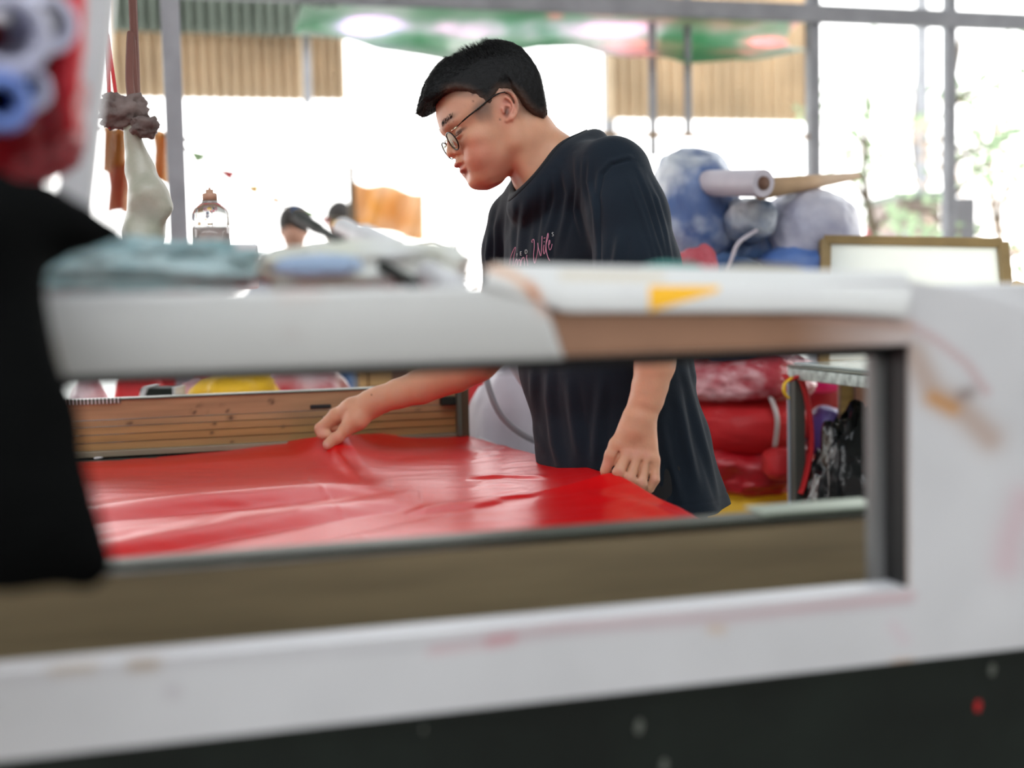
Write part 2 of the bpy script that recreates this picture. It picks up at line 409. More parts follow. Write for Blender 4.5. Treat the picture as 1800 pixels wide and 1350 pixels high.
# tarpaulin slung under the beam
def tarp():
    b = MB(); v0 = VB + .05
    A = PV(530, 6, v0); B = PV(1424, 22, v0)
    def low(s):
        px = 530 + 894 * s
        return np.interp(px, [530, 600, 700, 760, 850, 925, 1000, 1100, 1200, 1300, 1424], [52, 70, 95, 103, 96, 80, 84, 102, 108, 106, 88])
    def fn(s, t):
        px = 530 + 894 * s; u = A[0] + (B[0] - A[0]) * s
        zt = A[2] + (B[2] - A[2]) * s; zb = PV(px, low(s), v0)[2]
        sag = math.sin(t * math.pi) * .25
        return W(u, v0 + sag + .03 * math.sin(s * 40 + t * 3) + .05 * fbm((s * 4, t, 0), 2), zt + (zb - zt) * t)
    b.grid(fn, 140, 30)
    o = b.build('tarpaulin', M_tarp, smooth=True, solid=.002)
    me = o.data; co = getco(me); px, py = proj(co)
    col = np.ones((len(co), 3))
    def blob(x, y, rx, ry, c, s=1.):
        g = np.exp(-(((px - x) / rx) ** 2 + ((py - y) / ry) ** 2) ** 2)[:, None] * s
        col[:] = col * (1 - g) + np.array(c) * g
    pink = (2.2, 1.05, 1.2)
    for x, y, rx, ry in ((975, 25, 16, 12), (1150, 82, 70, 13), (1230, 42, 100, 15), (1350, 74, 50, 10), (1150, 98, 60, 7), (1405, 48, 18, 14), (1290, 92, 50, 7), (1060, 20, 40, 8)):
        blob(x, y, rx, ry, pink, .9)
    blob(960, 50, 300, 16, (2.2, 1.5, 2.0), .8); blob(650, 45, 60, 18, (3., 2., 3.), .9)
    setcol(me, col)
    tag(o, 'green, pink and white tarpaulin slung under the long steel beam', 'tarpaulin')
tarp()

# ================================================================ laser cutter
VP = 1.0
machine = thing('cutting_machine', W(0, 1.9, 0), 'large white framed cutting machine with a red sheet spread over its bed', 'machine')
zt = PV(900, 508, VP)[2]                                            # top of the front frame
oTR = PV(1598, 606, VP); oBR = PV(1600, 1040, VP)
ztop = (PV(1590, 606, VP)[2] + PV(110, 661, VP)[2]) / 2             # opening top
zbot = (PV(1600, 1042, VP)[2] + PV(10, 1172, VP)[2]) / 2            # opening bottom
zlow = (PV(1790, 1153, VP)[2] + PV(10, 1322, VP)[2]) / 2
uR = (oTR[0] + oBR[0]) / 2; uEnd = PV(1800, 540, VP)[0]
print('machine z', zt, ztop, zbot, zlow, 'u', uR, uEnd)
UL = -1.0; UX = uEnd + .12; TH = .034
def corner(u):                                                      # the housing slopes away on the right
    us = [UL, PV(1540, 487, VP)[0], PV(1600, 492, VP)[0], PV(1700, 512, VP)[0], uEnd, UX]
    zs = [zt, zt, PV(1600, 493, VP)[2], PV(1700, 514, VP)[2], PV(1800, 541, VP)[2], PV(1800, 541, VP)[2] - .04]
    return float(np.interp(u, us, zs))
b = MB()
def plate(u0, u1, za, zb, st=.005):
    nu = max(1, int((u1 - u0) / st)); fa = za if callable(za) else (lambda u: za); fb = zb if callable(zb) else (lambda u: zb)
    nv = max(1, int((fb(u0) - fa(u0)) / st))
    def fr(v): return lambda s, t: W(u0 + (u1 - u0) * s, v, fa(u0 + (u1 - u0) * s) + (fb(u0 + (u1 - u0) * s) - fa(u0 + (u1 - u0) * s)) * t)
    b.grid(fr(VP), nu, nv); b.grid(lambda s, t: fr(VP + TH)(1 - s, t), max(1, nu // 8), 1)
    b.grid(lambda s, t: W(u0 + (u1 - u0) * s, VP + TH * t, fb(u0 + (u1 - u0) * s)), max(1, nu // 2), 2)
    b.grid(lambda s, t: W(u0 + (u1 - u0) * (1 - s), VP + TH * t, fa(u0 + (u1 - u0) * (1 - s))), max(1, nu // 2), 2)
    for uu, sg in ((u0, 1), (u1, -1)):
        b.grid(lambda s, t: W(uu, VP + TH * (1 - s if sg > 0 else s), fa(uu) + (fb(uu) - fa(uu)) * t), 1, 1)
plate(UL, uR, zlow, zbot); plate(uR, UX, zlow, lambda u: ztop if 0 else ztop)
uC = PV(985, 600, VP)[0]
plate(UL, uC, ztop, zt); plate(uC, UX, ztop, corner)
pan = b.build('front_panel', M_white, machine)
me = pan.data; co = getco(me)
px, py = proj(co); col = np.ones((len(co), 3))
def stroke(col, x, y, pts, wd, c, s=1., soft=1.):
    d, _, _ = seg_dist(x, y, pts); g = (np.exp(-(d / wd) ** (2 * soft)) * s)[:, None]
    col[:] = col * (1 - g) + np.array(c) * g
front = co @ np.array(EY) < VP + .001
cc = col.copy()
nzv = np.array([noise.noise(Vector(p) * 18) for p in co])
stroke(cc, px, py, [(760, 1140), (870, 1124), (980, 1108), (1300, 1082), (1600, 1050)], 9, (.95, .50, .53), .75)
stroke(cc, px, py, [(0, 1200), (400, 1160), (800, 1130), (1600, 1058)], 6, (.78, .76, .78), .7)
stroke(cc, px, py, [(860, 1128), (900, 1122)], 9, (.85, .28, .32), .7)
stroke(cc, px, py, [(1250, 1105), (1270, 1108)], 8, (.95, .65, .4), .6)
stroke(cc, px, py, [(1570, 1166), (1600, 1164)], 6, (.95, .6, .35), .7)
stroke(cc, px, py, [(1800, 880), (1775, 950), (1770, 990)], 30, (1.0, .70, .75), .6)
stroke(cc, px, py, [(1600, 570), (1650, 600), (1700, 640), (1735, 690)], 7, (.80, .45, .44), .7)
stroke(cc, px, py, [(1605, 620), (1640, 690), (1690, 720), (1740, 770)], 26, (.70, .48, .36), .75)
stroke(cc, px, py, [(1640, 700), (1675, 718)], 14, (.88, .42, .12), .95)
stroke(cc, px, py, [(1690, 695), (1705, 690)], 12, (.35, .25, .22), .8)
stroke(cc, px, py, [(95, 1176), (160, 1170)], 12, (.72, .55, .35), .6); stroke(cc, px, py, [(235, 1168), (270, 1166)], 13, (.55, .38, .2), .7)
stroke(cc, px, py, [(300, 1215), (308, 1218)], 13, (.80, .76, .78), .8)
stroke(cc, px, py, [(430, 505), (450, 505)], 8, (1.0, .75, .5), .6)
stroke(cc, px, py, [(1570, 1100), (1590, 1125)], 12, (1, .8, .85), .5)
cc *= (1 + .05 * nzv)[:, None]
col[front] = cc[front]
setcol(me, col)
# reveal lining and rubber of the opening
b = MB(); b.mbox(uR - .0015, uR + .012, VP + .004, VP + TH + .004, zbot, ztop); b.build('gasket', M_gasket, machine)
b = MB(); b.mbox(UL, uR, VP + TH - .002, VP + TH + .01, ztop - .011, ztop + .01); b.build('gasket', M_gasket, machine)
b = MB(); b.mbox(uR - .012, uR + .02, VP + TH + .005, VP + TH + .02, zbot - .02, ztop + .01); b.build('edge_strip', mat('trim_grey', (.20, .20, .20), .5), machine)
b = MB(); b.mbox(UL, UX, VP + TH, VP + TH + .075, ztop + .012, zt - .004); b.build('top_cover', M_whitep, machine, bevel=.004)
b = MB(); b.mbox(UL, UX, VP + .008, VP + .04, .08, zlow + .004)
o = b.build('lower_panel', M_black, machine, bevel=.004)
sp = mat('paint_fleck', (.12, .13, .11), .6)
for (x, y, r, mm) in ((1124, 1278, .0034, sp), (1745, 1178, .003, sp), (1720, 1242, .003, M_redcl), (745, 1283, .0014, sp), (1168, 1346, .003, sp)):
    p = PV(x, y, VP + .006); b = MB(); b.tube([W(p[0], p[1], p[2]), W(p[0], p[1] + .003, p[2])], r, 9, flat=1.9); b.build('paint_spot', mm, machine)
for u in (UL + .05, uEnd):
    b = MB(); b.mbox(u, u + .07, VP + .05, VP + .12, 0, zlow); b.build('foot', M_black, machine, bevel=.003)
# rails
VN = 1.205; zn = (PV(190, 990, VN)[2] + PV(1100, 925, VN)[2]) / 2
uE = PV(1562, 890, VN)[0]
print('near rail', zn, PV(190, 990, VN)[2], PV(1280, 912, VN)[2], 'uE', uE)
nb = MB(); nb.mbox(-1.4, uE, VN, VN + .03, zn - .085, zn - .012); nb.build('rail_board', M_alu2, machine, bevel=.002)
nb = MB(); nb.mbox(-1.4, uE, VN + .001, VN + .03, zn - .30, zn - .087); nb.build('rail_board', M_alu2, machine, bevel=.002)
nb = MB(); nb.mbox(-1.4, uE, VN - .003, VN + .034, zn - .0085, zn - .001); nb.build('rail_lip', mat('dark_lip', (.07, .08, .06), .45, .3), machine, bevel=.003)
u1, u2 = PV(1345, 915, VN)[0], uE - .004
nb = MB(); nb.mbox(u1, u2, VN - .003, VN + .05, zn - .001, zn + .0025); nb.build('rail_cover', mat('pale_green_steel', (.30, .36, .28), .4, .3, var=.15), machine, bevel=.002)
VF = 2.75
zf = (PV(105, 707, VF)[2] + PV(640, 686, VF)[2]) / 2
ufe = PV(800, 700, VF)[0]
print('far rail', zf, PV(105, 707, VF)[2], PV(640, 686, VF)[2], 'end', ufe)
edges = [PV(158, y, VF)[2] for y in (740, 752, 766, 780, 794)]
zz = [zf] + edges
for i in range(5):
    hi, lo = zz[i], zz[i + 1]
    nb = MB(); nb.grid(lambda s, t: W(-2.2 + (ufe + 2.2) * s, VF - (.001 if i else 0), lo + .0016 + (hi - lo - .002) * t), 420, 6)
    nb.mbox(-2.2, ufe, VF + .0005, VF + .03, lo + .0016, hi - .0004)
    o = nb.build('rail_slat', M_alu, machine)
    c = getco(o.data); x, y = proj(c); kk = np.ones((len(c), 3))
    kk *= np.array([[1.12, 1.0, .98], [1.04, .97, .88], [1.0, .88, .66], [.98, .84, .56], [.96, .86, .62]][i])
    for (sx_, sy_, r) in ((227, 745, 3.2), (340, 726, 2.5), (405, 735, 4.2), (376, 745, 3), (355, 716, 1.5), (390, 712, 1.5), (400, 723, 2), (372, 761, 2.5), (475, 705, 3), (480, 708, 2), (408, 777, 2), (365, 722, 1.3), (498, 750, 2.4), (345, 716, 1.4), (734, 721, 2.2), (352, 712, 1.6), (336, 718, 1.2)):
        stroke(kk, x, y, [(sx_, sy_), (sx_ + 1.5, sy_ - 1)], r * 1.15, (.12, .08, .06), .95)
    setcol(o.data, kk)
nb = MB(); nb.mbox(-2.2, ufe, VF + .002, VF + .028, edges[-1] - .5, edges[-1]); nb.build('rail_back', M_bed, machine)
nb = MB(); nb.mbox(-2.2, ufe, VF - .012, VF + .002, edges[-1] - .012, edges[-1] + .0012); nb.build('rail_ledge', mat('olive_lip', (.23, .20, .14), .4, .3), machine, bevel=.002)
nb = MB(); nb.mbox(-2.2, ufe, VF - .004, VF + .034, zf, zf + .004); nb.build('rail_lip', M_lip, machine, bevel=.0015)
for i in range(34):                                                 # toothed strip on the lip
    u = PV(100 + i * 3.35, 705, VF)[0]
    nb = MB(); nb.mbox(u, u + .0022, VF - .005, VF + .002, zf - .006, zf + .005); nb.build('rack_tooth', M_lip if i % 2 else M_whitep, machine)
p, q = PV(545, 715, VF), PV(582, 714, VF)
nb = MB(); nb.mbox(p[0], q[0], VF - .0035, VF + .001, p[2] - .005, p[2] + .004); nb.build('slot', M_gasket, machine, bevel=.0035)
p, q = PV(772, 697, VF), PV(798, 711, VF)
nb = MB(); nb.mbox(p[0], q[0], VF - .02, VF, q[2], p[2]); nb.build('bracket', M_black, machine, bevel=.002)
# end post of the far rail
pe = PV(810, 700, VF)
nb = MB(); nb.mbox(ufe, ufe + .010, VF - .016, VF + .05, .85, zf + .14); nb.build('end_post', M_lip, machine, bevel=.002)
nb = MB(); nb.mbox(ufe + .010, ufe + .030, VF - .006, VF + .05, .84, zf + .14); nb.build('end_post', mat('umber_steel', (.09, .062, .035), .5, .2), machine, bevel=.002)
# bed
ZB = .838
nb = MB(); nb.mbox(-1.6, .665, VN + .035, VF - .004, ZB - .03, ZB); nb.build('bed', M_bed, machine)
nb = MB(); nb.mbox(.665, .70, VN + .035, VF + .05, ZB - .09, ZB + .002); nb.build('bed_frame', M_whitep, machine, bevel=.003)
nb = MB(); nb.mbox(-1.6, .66, VF - .14, VF - .02, ZB, ZB + .004); nb.build('bed_strip', mat('dark_green_steel', (.05, .06, .05), .5, .3), machine)
for u in (-1.3, .60):
    for v in (1.3, 2.65):
        nb = MB(); nb.mbox(u, u + .06, v, v + .06, 0, ZB - .03); nb.build('leg', M_steel, machine, bevel=.004)
# bolt thread lying on the strip and the wrappings on the frame
p = PZ(165, 806, ZB + .006); q = PZ(200, 800, ZB + .006)
nb = MB(); nb.tube(cr([W(p[0], p[1], ZB + .006), W(p[0] + .02, p[1] + .006, ZB + .008), W(q[0] - .02, q[1], ZB + .006), W(q[0], q[1] + .004, ZB + .007)], 6), .0022, 6)
tag(nb.build('thread_scrap', M_whitep), 'short pale scrap of thread lying below the far rail', 'scrap')

# white wrap on the left part of the top bar, kraft strip and paper on the right part
nb = MB()
xr = lambda t: 985 - 47 * t
def wrapf(s, t):
    a = PV(xr(t), 606 - 96 * t, VP)[0]; u = -.9 + (a + .9) * s
    return W(u, VP - .007 - .003 * math.sin(t * math.pi), ztop - .0005 + (zt - ztop + .003) * t)
nb.grid(wrapf, 160, 10); o = nb.build('paper_wrap', M_paper, machine, smooth=True, solid=.004)
c = getco(o.data); x, y = proj(c); kk = np.ones((len(c), 3)) * .90
stroke(kk, x, y, [(925, 505), (945, 520), (958, 545)], 9, (.85, .28, .08), .9)
stroke(kk, x, y, [(500, 522), (560, 515)], 14, (.95, .78, .72), .4); stroke(kk, x, y, [(510, 580), (516, 590)], 12, (.8, .72, .7), .4)
stroke(kk, x, y, [(90, 610), (100, 655)], 14, (.6, .5, .35), .5)
setcol(o.data, kk)
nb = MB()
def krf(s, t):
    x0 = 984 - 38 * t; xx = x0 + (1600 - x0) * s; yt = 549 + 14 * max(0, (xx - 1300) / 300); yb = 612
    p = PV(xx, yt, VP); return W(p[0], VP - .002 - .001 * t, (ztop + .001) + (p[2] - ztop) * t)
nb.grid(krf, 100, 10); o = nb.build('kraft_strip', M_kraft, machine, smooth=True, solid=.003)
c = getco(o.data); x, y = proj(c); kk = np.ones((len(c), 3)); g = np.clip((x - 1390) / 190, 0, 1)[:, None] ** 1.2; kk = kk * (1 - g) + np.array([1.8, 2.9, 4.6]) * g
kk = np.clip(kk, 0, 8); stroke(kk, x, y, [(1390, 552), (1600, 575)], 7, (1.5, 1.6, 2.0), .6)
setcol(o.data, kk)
nb = MB()
def paperf(s, t):                                                   # sheet lying over the bar, front lip hanging
    x0 = 850; xx = x0 + 740 * s; ytop = 466 + 14 * s + (6 if s < .02 else 0); yb = 500 + 48 * min(1, s * 5) + 8 * max(0, s - .8) * 5
    vv = VP - .010 + .035 * t * t
    p1 = PV(xx, yb, VP - .010); p2 = PV(xx, ytop, VP + .025)
    return W(p1[0] + (p2[0] - p1[0]) * t, vv, p1[2] + (p2[2] - p1[2]) * t + .003 * math.sin(t * math.pi))
nb.grid(paperf, 560, 60); o = nb.build('paper_sheet', M_paper, None, smooth=True, solid=.003)
c = getco(o.data); x, y = proj(c); kk = np.ones((len(c), 3)); 
stroke(kk, x, y, [(855, 470), (900, 486), (940, 515)], 9, (.98, .55, .32), .85); stroke(kk, x, y, [(930, 505), (955, 545)], 8, (.8, .25, .06), .9)
stroke(kk, x, y, [(990, 487), (1160, 490)], 9, (.93, .78, .55), .6)
stroke(kk, x, y, [(1090, 516), (1440, 519)], 4, (.88, .86, .9), .5)
tri = ((x > 1140) & (x < 1262) & (y > 505) & (y < 548 - (x - 1140) * .28))
kk[tri] = (1.36, .70, .008)
setcol(o.data, kk)
tag(o, 'white paper sheet with a yellow triangle lying along the top bar', 'paper')

# ================================================================ red sheet on the bed
fe = [(-500, 830, .842), (155, 812, .843), (300, 801, .843), (400, 792, .846), (500, 777, .855), (560, 767, .878), (580, 766, .884), (610, 765, .882), (650, 762, .868), (720, 761, .856), (770, 763, .850), (820, 768, .846)]
FE = [PZ(*e) for e in fe]
re = [(820, 768, .846), (880, 783, .849), (935, 797, .852), (1000, 813, .857), (1060, 830, .867), (1075, 832, .872), (1110, 848, .862), (1150, 872, .852), (1190, 890, .850), (1235, 912, .850), (1300, 945, .850)]
RE = [PZ(*e) for e in re]
rv = np.array([e[1] for e in RE])[::-1]; ru = np.array([e[0] for e in RE])[::-1]; rz = np.array([e[2] for e in RE])[::-1]
fu = np.array([e[0] for e in FE]); fv = np.array([e[1] for e in FE]); fz = np.array([e[2] for e in FE])
print('far edge', [tuple(round(k, 2) for k in e) for e in FE]); print('right edge', [tuple(round(k, 2) for k in e) for e in RE])
NU, NV = 520, 420
S = (np.arange(NU + 1) / NU)[None, :] * np.ones((NV + 1, 1)); T = (np.arange(NV + 1) / NV)[:, None] * np.ones((1, NU + 1))
uL = -1.5
U = uL + S * (fu[-1] - uL)
for _ in range(4):
    VFc = np.interp(U, fu, fv); V_ = VFc + T * (1.262 - VFc)
    UR = np.interp(V_, rv, ru); U = uL + S * (UR - uL)
lift_f = np.interp(U, fu, fz) - .842; lift_r = np.interp(V_, rv, rz) - .842
Z = .842 + lift_f * np.exp(-(np.maximum(VFc - V_, 0) / .13) ** 1.3) + lift_r * np.exp(-(np.maximum(UR - U, 0) / .10) ** 1.4)
co = np.stack([U * EX.x + V_ * EY.x, U * EX.y + V_ * EY.y, Z], -1).reshape(-1, 3)
px, py = proj(co); dz = np.zeros(len(co))
def fold(pts, wd, amp, asym=0., taper=True):
    global dz
    d, s, t = seg_dist(px, py, pts)
    a = np.sin(np.clip(t, 0, 1) * math.pi) ** .6 if taper else 1
    dz = dz + amp * a * np.exp(-(d / wd) ** 2)
    if asym: dz = dz - amp * asym * a * np.exp(-(((d * s) - wd * 1.5) / wd / 1.1) ** 2)
L1 = [(-100, 945), (190, 900), (420, 880), (560, 866), (690, 858)]
L2 = [(-100, 1015), (200, 968), (380, 935), (560, 902), (740, 872)]
fold(L1, 13, .016, .55); fold([(-60, 985), (230, 935), (420, 912), (520, 893)], 10, .008, .4); fold(L2, 16, .018, .6)
fold([(820, 839), (880, 836), (960, 838)], 2.6, .0034, .9)
fold([(1270, 932), (1180, 905), (1100, 880), (1020, 868)], 9, .004, .5)
fold([(700, 905), (760, 893), (860, 880), (935, 872)], 6, .0035, .6)
fold([(660, 800), (740, 790), (800, 789), (860, 796)], 7, .003, .6)
fold([(575, 790), (600, 815), (640, 850)], 10, .004, .5)
for i in range(11):
    y0 = 786 + i * 9.5 + random.uniform(-3, 3); L = random.uniform(50, 100); x0 = random.uniform(790, 880)
    fold([(x0, y0 + 5), (x0 + L * .5, y0 + random.uniform(-1, 2)), (x0 + L, y0 + random.uniform(-4, 3))], 2.8, .0013, .8)
fold([(538, 843), (580, 880), (600, 905), (640, 945)], 2.4, .0008, 0, False)
dz = dz + np.array([.0016 * noise.noise(Vector((p[0] * 5, p[1] * 9, 0))) + .0006 * noise.noise(Vector((p[0] * 16, p[1] * 30, 3))) for p in co])
co[:, 2] += dz; co[:, 2] = np.maximum(co[:, 2], .8398)
co = co.reshape(NV + 1, NU + 1, 3)
# the hem that folds over the right-hand edge
ext = []
for k in range(1, 5):
    e = co[:, -1].copy(); e += np.array(EX) * (.0035, .006, .0075, .008)[k - 1]; e[:, 2] -= (.0008, .0035, .008, .013)[k - 1]; ext.append(e)
co = np.concatenate([co, np.stack(ext, 1)], 1); nu2 = NU + 5
idx = np.arange((NV + 1) * nu2).reshape(NV + 1, nu2)
Q = np.stack([idx[1:, :-1], idx[1:, 1:], idx[:-1, 1:], idx[:-1, :-1]], -1).reshape(-1, 4)
me = npmesh(co.reshape(-1, 3), Q, 'red_sheet'); o = link('fabric_sheet', me, M_red); tag(o, 'glossy red fabric sheet spread across the machine bed, held by the man', 'fabric')

# ================================================================ bags, rolls and piles
def blob(name, label, cat, c, r, m, seed=0, cr_=.06, group=None, sub=4, rot=0, flat=0.0, parent=None, freq=1.6, fine=.5):
    bm = bmesh.new(); bmesh.ops.create_icosphere(bm, subdivisions=sub, radius=1)
    R = Matrix.Rotation(rot, 3, 'Z'); c = Vector(c); mr = sum(r) / 3
    for v in bm.verts:
        n = v.co.copy(); q = n * freq + Vector((seed * 7.3, seed * 3.1, seed))
        d = 1 + cr_ * 1.6 * noise.noise(q)
        rg = abs(noise.noise(q * 2.3 + Vector((5, 0, 0)))); rg2 = abs(noise.noise(q * 5 + Vector((0, 9, 0))))
        d += cr_ * (.9 * (.3 - rg)) + cr_ * fine * (.25 - rg2)
        s = Vector((math.copysign(abs(n.x) ** .85, n.x) * r[0], math.copysign(abs(n.y) ** .85, n.y) * r[1], math.copysign(abs(n.z) ** .8, n.z) * r[2]))
        v.co = c + R @ (s * d)
        if flat and v.co.z < c.z - r[2] * flat: v.co.z = c.z - r[2] * flat
    me = bpy.data.meshes.new(name); bm.to_mesh(me); bm.free()
    o = link(name, me, m, parent)
    if label: tag(o, label, cat, group)
    return o
def sack(name, label, px, py0, py1, wpx, d, m, seed, cat='bag', group=None, zbase=0., dr=None, cr_=.08, rot=.2, tie=None, **kw):
    """a bag whose top is at pixel row py0; stands on zbase (or ends at row py1)"""
    top = P(px, py0, d); zb = zbase if py1 is None else P(px, py1, d).z
    rx = wpx / FPX * d / 2; rz = (top.z - zb) / 2; c = Vector((top.x, top.y, (top.z + zb) / 2))
    o = blob(name, label, cat, c, (rx, dr or rx, rz), m, seed, cr_, group, rot=rot, **kw)
    if tie:
        b = MB(); b.tube(cr([Vector((c.x + rx * .9 * math.sin(a) , c.y - (dr or rx) * 1.0 * math.cos(a) , c.z + rz * (.15 + .05 * math.sin(3 * a)))) for a in [x * math.pi / 6 for x in range(13)]], 3), .008, 6, flat=2)
        b.build('tie', tie, o, True)
    return o
band = mat('pale_band', (.55, .47, .45), .5, var=.1)
# behind the far rail
G1 = 'wrapped bags behind the far rail'
sack('wrapped_bag', 'pink plastic wrapped bag behind the far rail, next to the black drape', 150, 668, None, 150, 3.5, M_pinkbag, 1, group=G1)
sack('red_bag', 'plain red cloth bag behind the toothed end of the rail', 240, 640, None, 130, 3.65, M_redcl, 2, group=G1)
sack('wrapped_bag', 'pale pink wrapped bag between black carton and yellow cloth', 345, 662, None, 120, 3.5, M_pinkbag, 5, group=G1)
sack('red_bag', 'deep red bag rising behind the black carton', 330, 615, None, 200, 3.9, M_redcl, 3, group=G1)
sack('wrapped_bag', 'rose streaked wrapped bag between yellow cloth and wooden box', 548, 640, None, 225, 3.5, M_pinkbag, 8, group=G1)
sack('yellow_cloth', 'bright yellow cloth bundle draped behind the far rail', 413, 648, 800, 150, 3.25, M_yel, 9, cat='cloth', zbase=0, cr_=.14)
# black carton with pale edge
p = P(250, 700, 3.1); t = thing('carton', p, 'small black carton with pale edges behind the far rail', 'carton')
b = MB(); b.box(P(248, 760, 3.1), _r * .085, Vector((0, .1, 0)), Vector((0, 0, .108))); b.build('carton_body', M_black, t, bevel=.004)
b = MB(); b.box(P(243, 700, 3.09), _r * .014, Vector((0, .1, 0)), Vector((.012, 0, .03))); b.build('carton_flap', M_whitep, t, bevel=.002)
b = MB(); b.box(P(306, 760, 3.09), _r * .006, Vector((0, .1, 0)), Vector((0, 0, .11))); b.build('carton_flap', M_whitep, t, bevel=.002)
b = MB(); b.box(P(248, 765, 3.1) * 1, _r * .1, Vector((0, .14, 0)), Vector((0, 0, -(P(248, 765, 3.1).z)))); tag(b.build('cardboard_box', M_card, bevel=.006), 'plain cardboard box standing under the black carton', 'box')
# wooden box
o_ = P(632, 705, 3.3); t = thing('wooden_crate', (o_.x, o_.y, 0), 'pale wooden crate with a dark slot behind the reaching forearm', 'crate')
wz = P(632, 640, 3.3).z + .02
x0, x1 = o_.x, P(860, 700, 3.3).x
b = MB(); b.box((x0, o_.y, 0), (.022, 0, 0), (0, .4, 0), (0, 0, wz)); b.build('corner_post', M_wood, t, bevel=.003)
b = MB(); b.box((x1 - .022, o_.y, 0), (.022, 0, 0), (0, .4, 0), (0, 0, wz)); b.build('corner_post', M_wood, t, bevel=.003)
for k in range(7):
    z = .05 + k * (wz - .06) / 7
    b = MB(); b.box((x0 + .023, o_.y + .012, z), (x1 - x0 - .046, 0, 0), (0, .36, 0), (0, 0, (wz - .06) / 7 - .004)); b.build('plank', M_wood, t, bevel=.003)
p = P(688, 655, 3.29); b = MB(); b.box((p.x, o_.y + .004, p.z - .03), (.042, 0, 0), (0, .01, 0), (0, 0, .04)); b.build('slot', M_core, t, bevel=.004)
# big lilac sack with hoses
o = sack('lilac_sack', 'tall lilac white sack behind the bed, beside the man\'s stomach', 905, 622, None, 215, 3.0, M_lilac, 12, cr_=.05, sub=5)
o2 = sack('red_bag', 'narrow red bag squeezed beside the lilac sack', 836, 650, None, 60, 3.25, M_redcl, 13, group=G1)
b = MB(); b.tube(cr([P(850, 640, 2.78), P(862, 690, 2.74), P(885, 735, 2.72), P(930, 770, 2.72), P(990, 790, 2.74)], 8), .007, 8); tag(b.build('hose', mat('grey_hose', (.26, .25, .28), .5)), 'grey hose curving in front of the lilac sack', 'hose')
b = MB(); b.tube(cr([P(895, 625, 2.74), P(915, 665, 2.71), P(960, 720, 2.71)], 8), .009, 8); tag(b.build('hose', mat('pale_hose', (.42, .40, .44), .5)), 'paler thick hose curving against the upper lilac sack', 'hose')

# right-hand pile
G2 = 'bundles in the pile behind the man'
D = 3.35
yb_ = sack('yellow_sack', 'large yellow sack at the foot of the pile behind the man', 1310, 838, None, 260, D, M_yel, 20, group=G2, cr_=.06, tie=band, sub=5)
zY = P(1300, 845, D).z
o = sack('red_bundle', 'smooth red bundle with a pale strap in the middle of the pile', 1300, 690, 800, 230, D, M_redcl, 21, group=G2, cr_=.05, sub=5)
b = MB(); b.tube(cr([P(1352, 692, D - .16), P(1366, 735, D - .185), P(1362, 785, D - .17)], 6), .010, 8, flat=.5); b.build('strap', band, o, True)
sack('wrapped_bundle', 'crumpled red and pink wrapped bundle resting on the yellow sack', 1300, 770, 866, 250, D + .02, M_redbag, 22, group=G2, cr_=.12, sub=5)
sack('red_pouch', 'small bright red pouch next to the steel table leg', 1368, 785, 845, 56, D - .22, M_redcl, 23, group=G2)
sack('wrapped_bundle', 'pink and red film wrapped bundle directly under the top bar', 1290, 606, 712, 250, D, mat('pink_film', (.52, .05, .07), .25, c2=(.72, .42, .44), var=.2, scale=8, bump=.7, bscale=20, lo=.42, hi=.62), 24, group=G2, cr_=.12, sub=5)
sack('red_bundle', 'dark red bundle right of the pile behind the steel leg', 1430, 640, 860, 150, 3.7, mat('dark_red', (.30, .008, .012), .5, var=.2, bump=.4, bscale=14), 25, group=G2)
sack('red_bundle', 'red cloth bundle beside the man\'s lower back', 1225, 590, 840, 130, 3.4, M_redcl, 26, group=G2)
sack('magenta_bundle', 'small magenta bundle below the glass table top', 1448, 655, 690, 64, 3.5, M_magenta, 27, group=G2)
sack('purple_bundle', 'purple plastic bundle above the black rubbish bag', 1452, 715, 810, 66, 3.3, M_purple, 28, group=G2)
sack('blue_bundle', 'dark navy bundle lying under the blue wrapped rolls', 1310, 380, 640, 240, D + .1, M_navy, 29, group=G2, cr_=.12, sub=5)
sack('navy_bundle', 'navy bundle with a white cord next to the small red cloth', 1270, 450, 640, 170, D - .1, M_navy, 30, group=G2, cr_=.1)
sack('blue_wrapped_bale', 'large blue bale in clear film behind the man\'s shoulder', 1216, 266, 470, 160, D - .02, M_blue, 31, group=G2, cr_=.07, sub=5)
sack('blue_bundle', 'bright blue bundle below the pale lavender bale', 1400, 430, 560, 170, D - .05, mat('bright_blue', (.02, .08, .34), .4, c2=(.10, .20, .5), var=.2, bump=.5, bscale=14), 32, group=G2, cr_=.1)
sack('lavender_bale', 'pale lavender wrapped bale behind the wooden screen frame', 1420, 334, 480, 172, D - .02, M_lav, 33, group=G2, cr_=.05, sub=5)
sack('film_bundle', 'crumpled clear film bundle between the two large bales', 1318, 345, 425, 86, D - .12, mat('grey_blue_film', (.10, .15, .25), .3, c2=(.50, .52, .56), var=.1, scale=9, bump=.7, bscale=20), 34, group=G2, cr_=.14)
sack('red_cloth', 'small red cloth tucked against the man\'s sleeve', 1222, 434, 560, 76, 3.1, mat('red_soft', (.48, .02, .04), .5, c2=(.6, .2, .24), var=.1, bump=.4), 35, cat='cloth', cr_=.14)
sack('red_bundle', 'red sack filling the base of the pile beside the yellow sack', 1440, 700, None, 150, 3.75, M_redcl, 36, group=G2)
b = MB(); b.tube(cr([P(1330, 405, 3.16), P(1300, 425, 3.12), P(1288, 450, 3.12), P(1278, 480, 3.12)], 6), .005, 6); tag(b.build('cord', M_lilac), 'white cord lying over the navy bundle', 'cord')
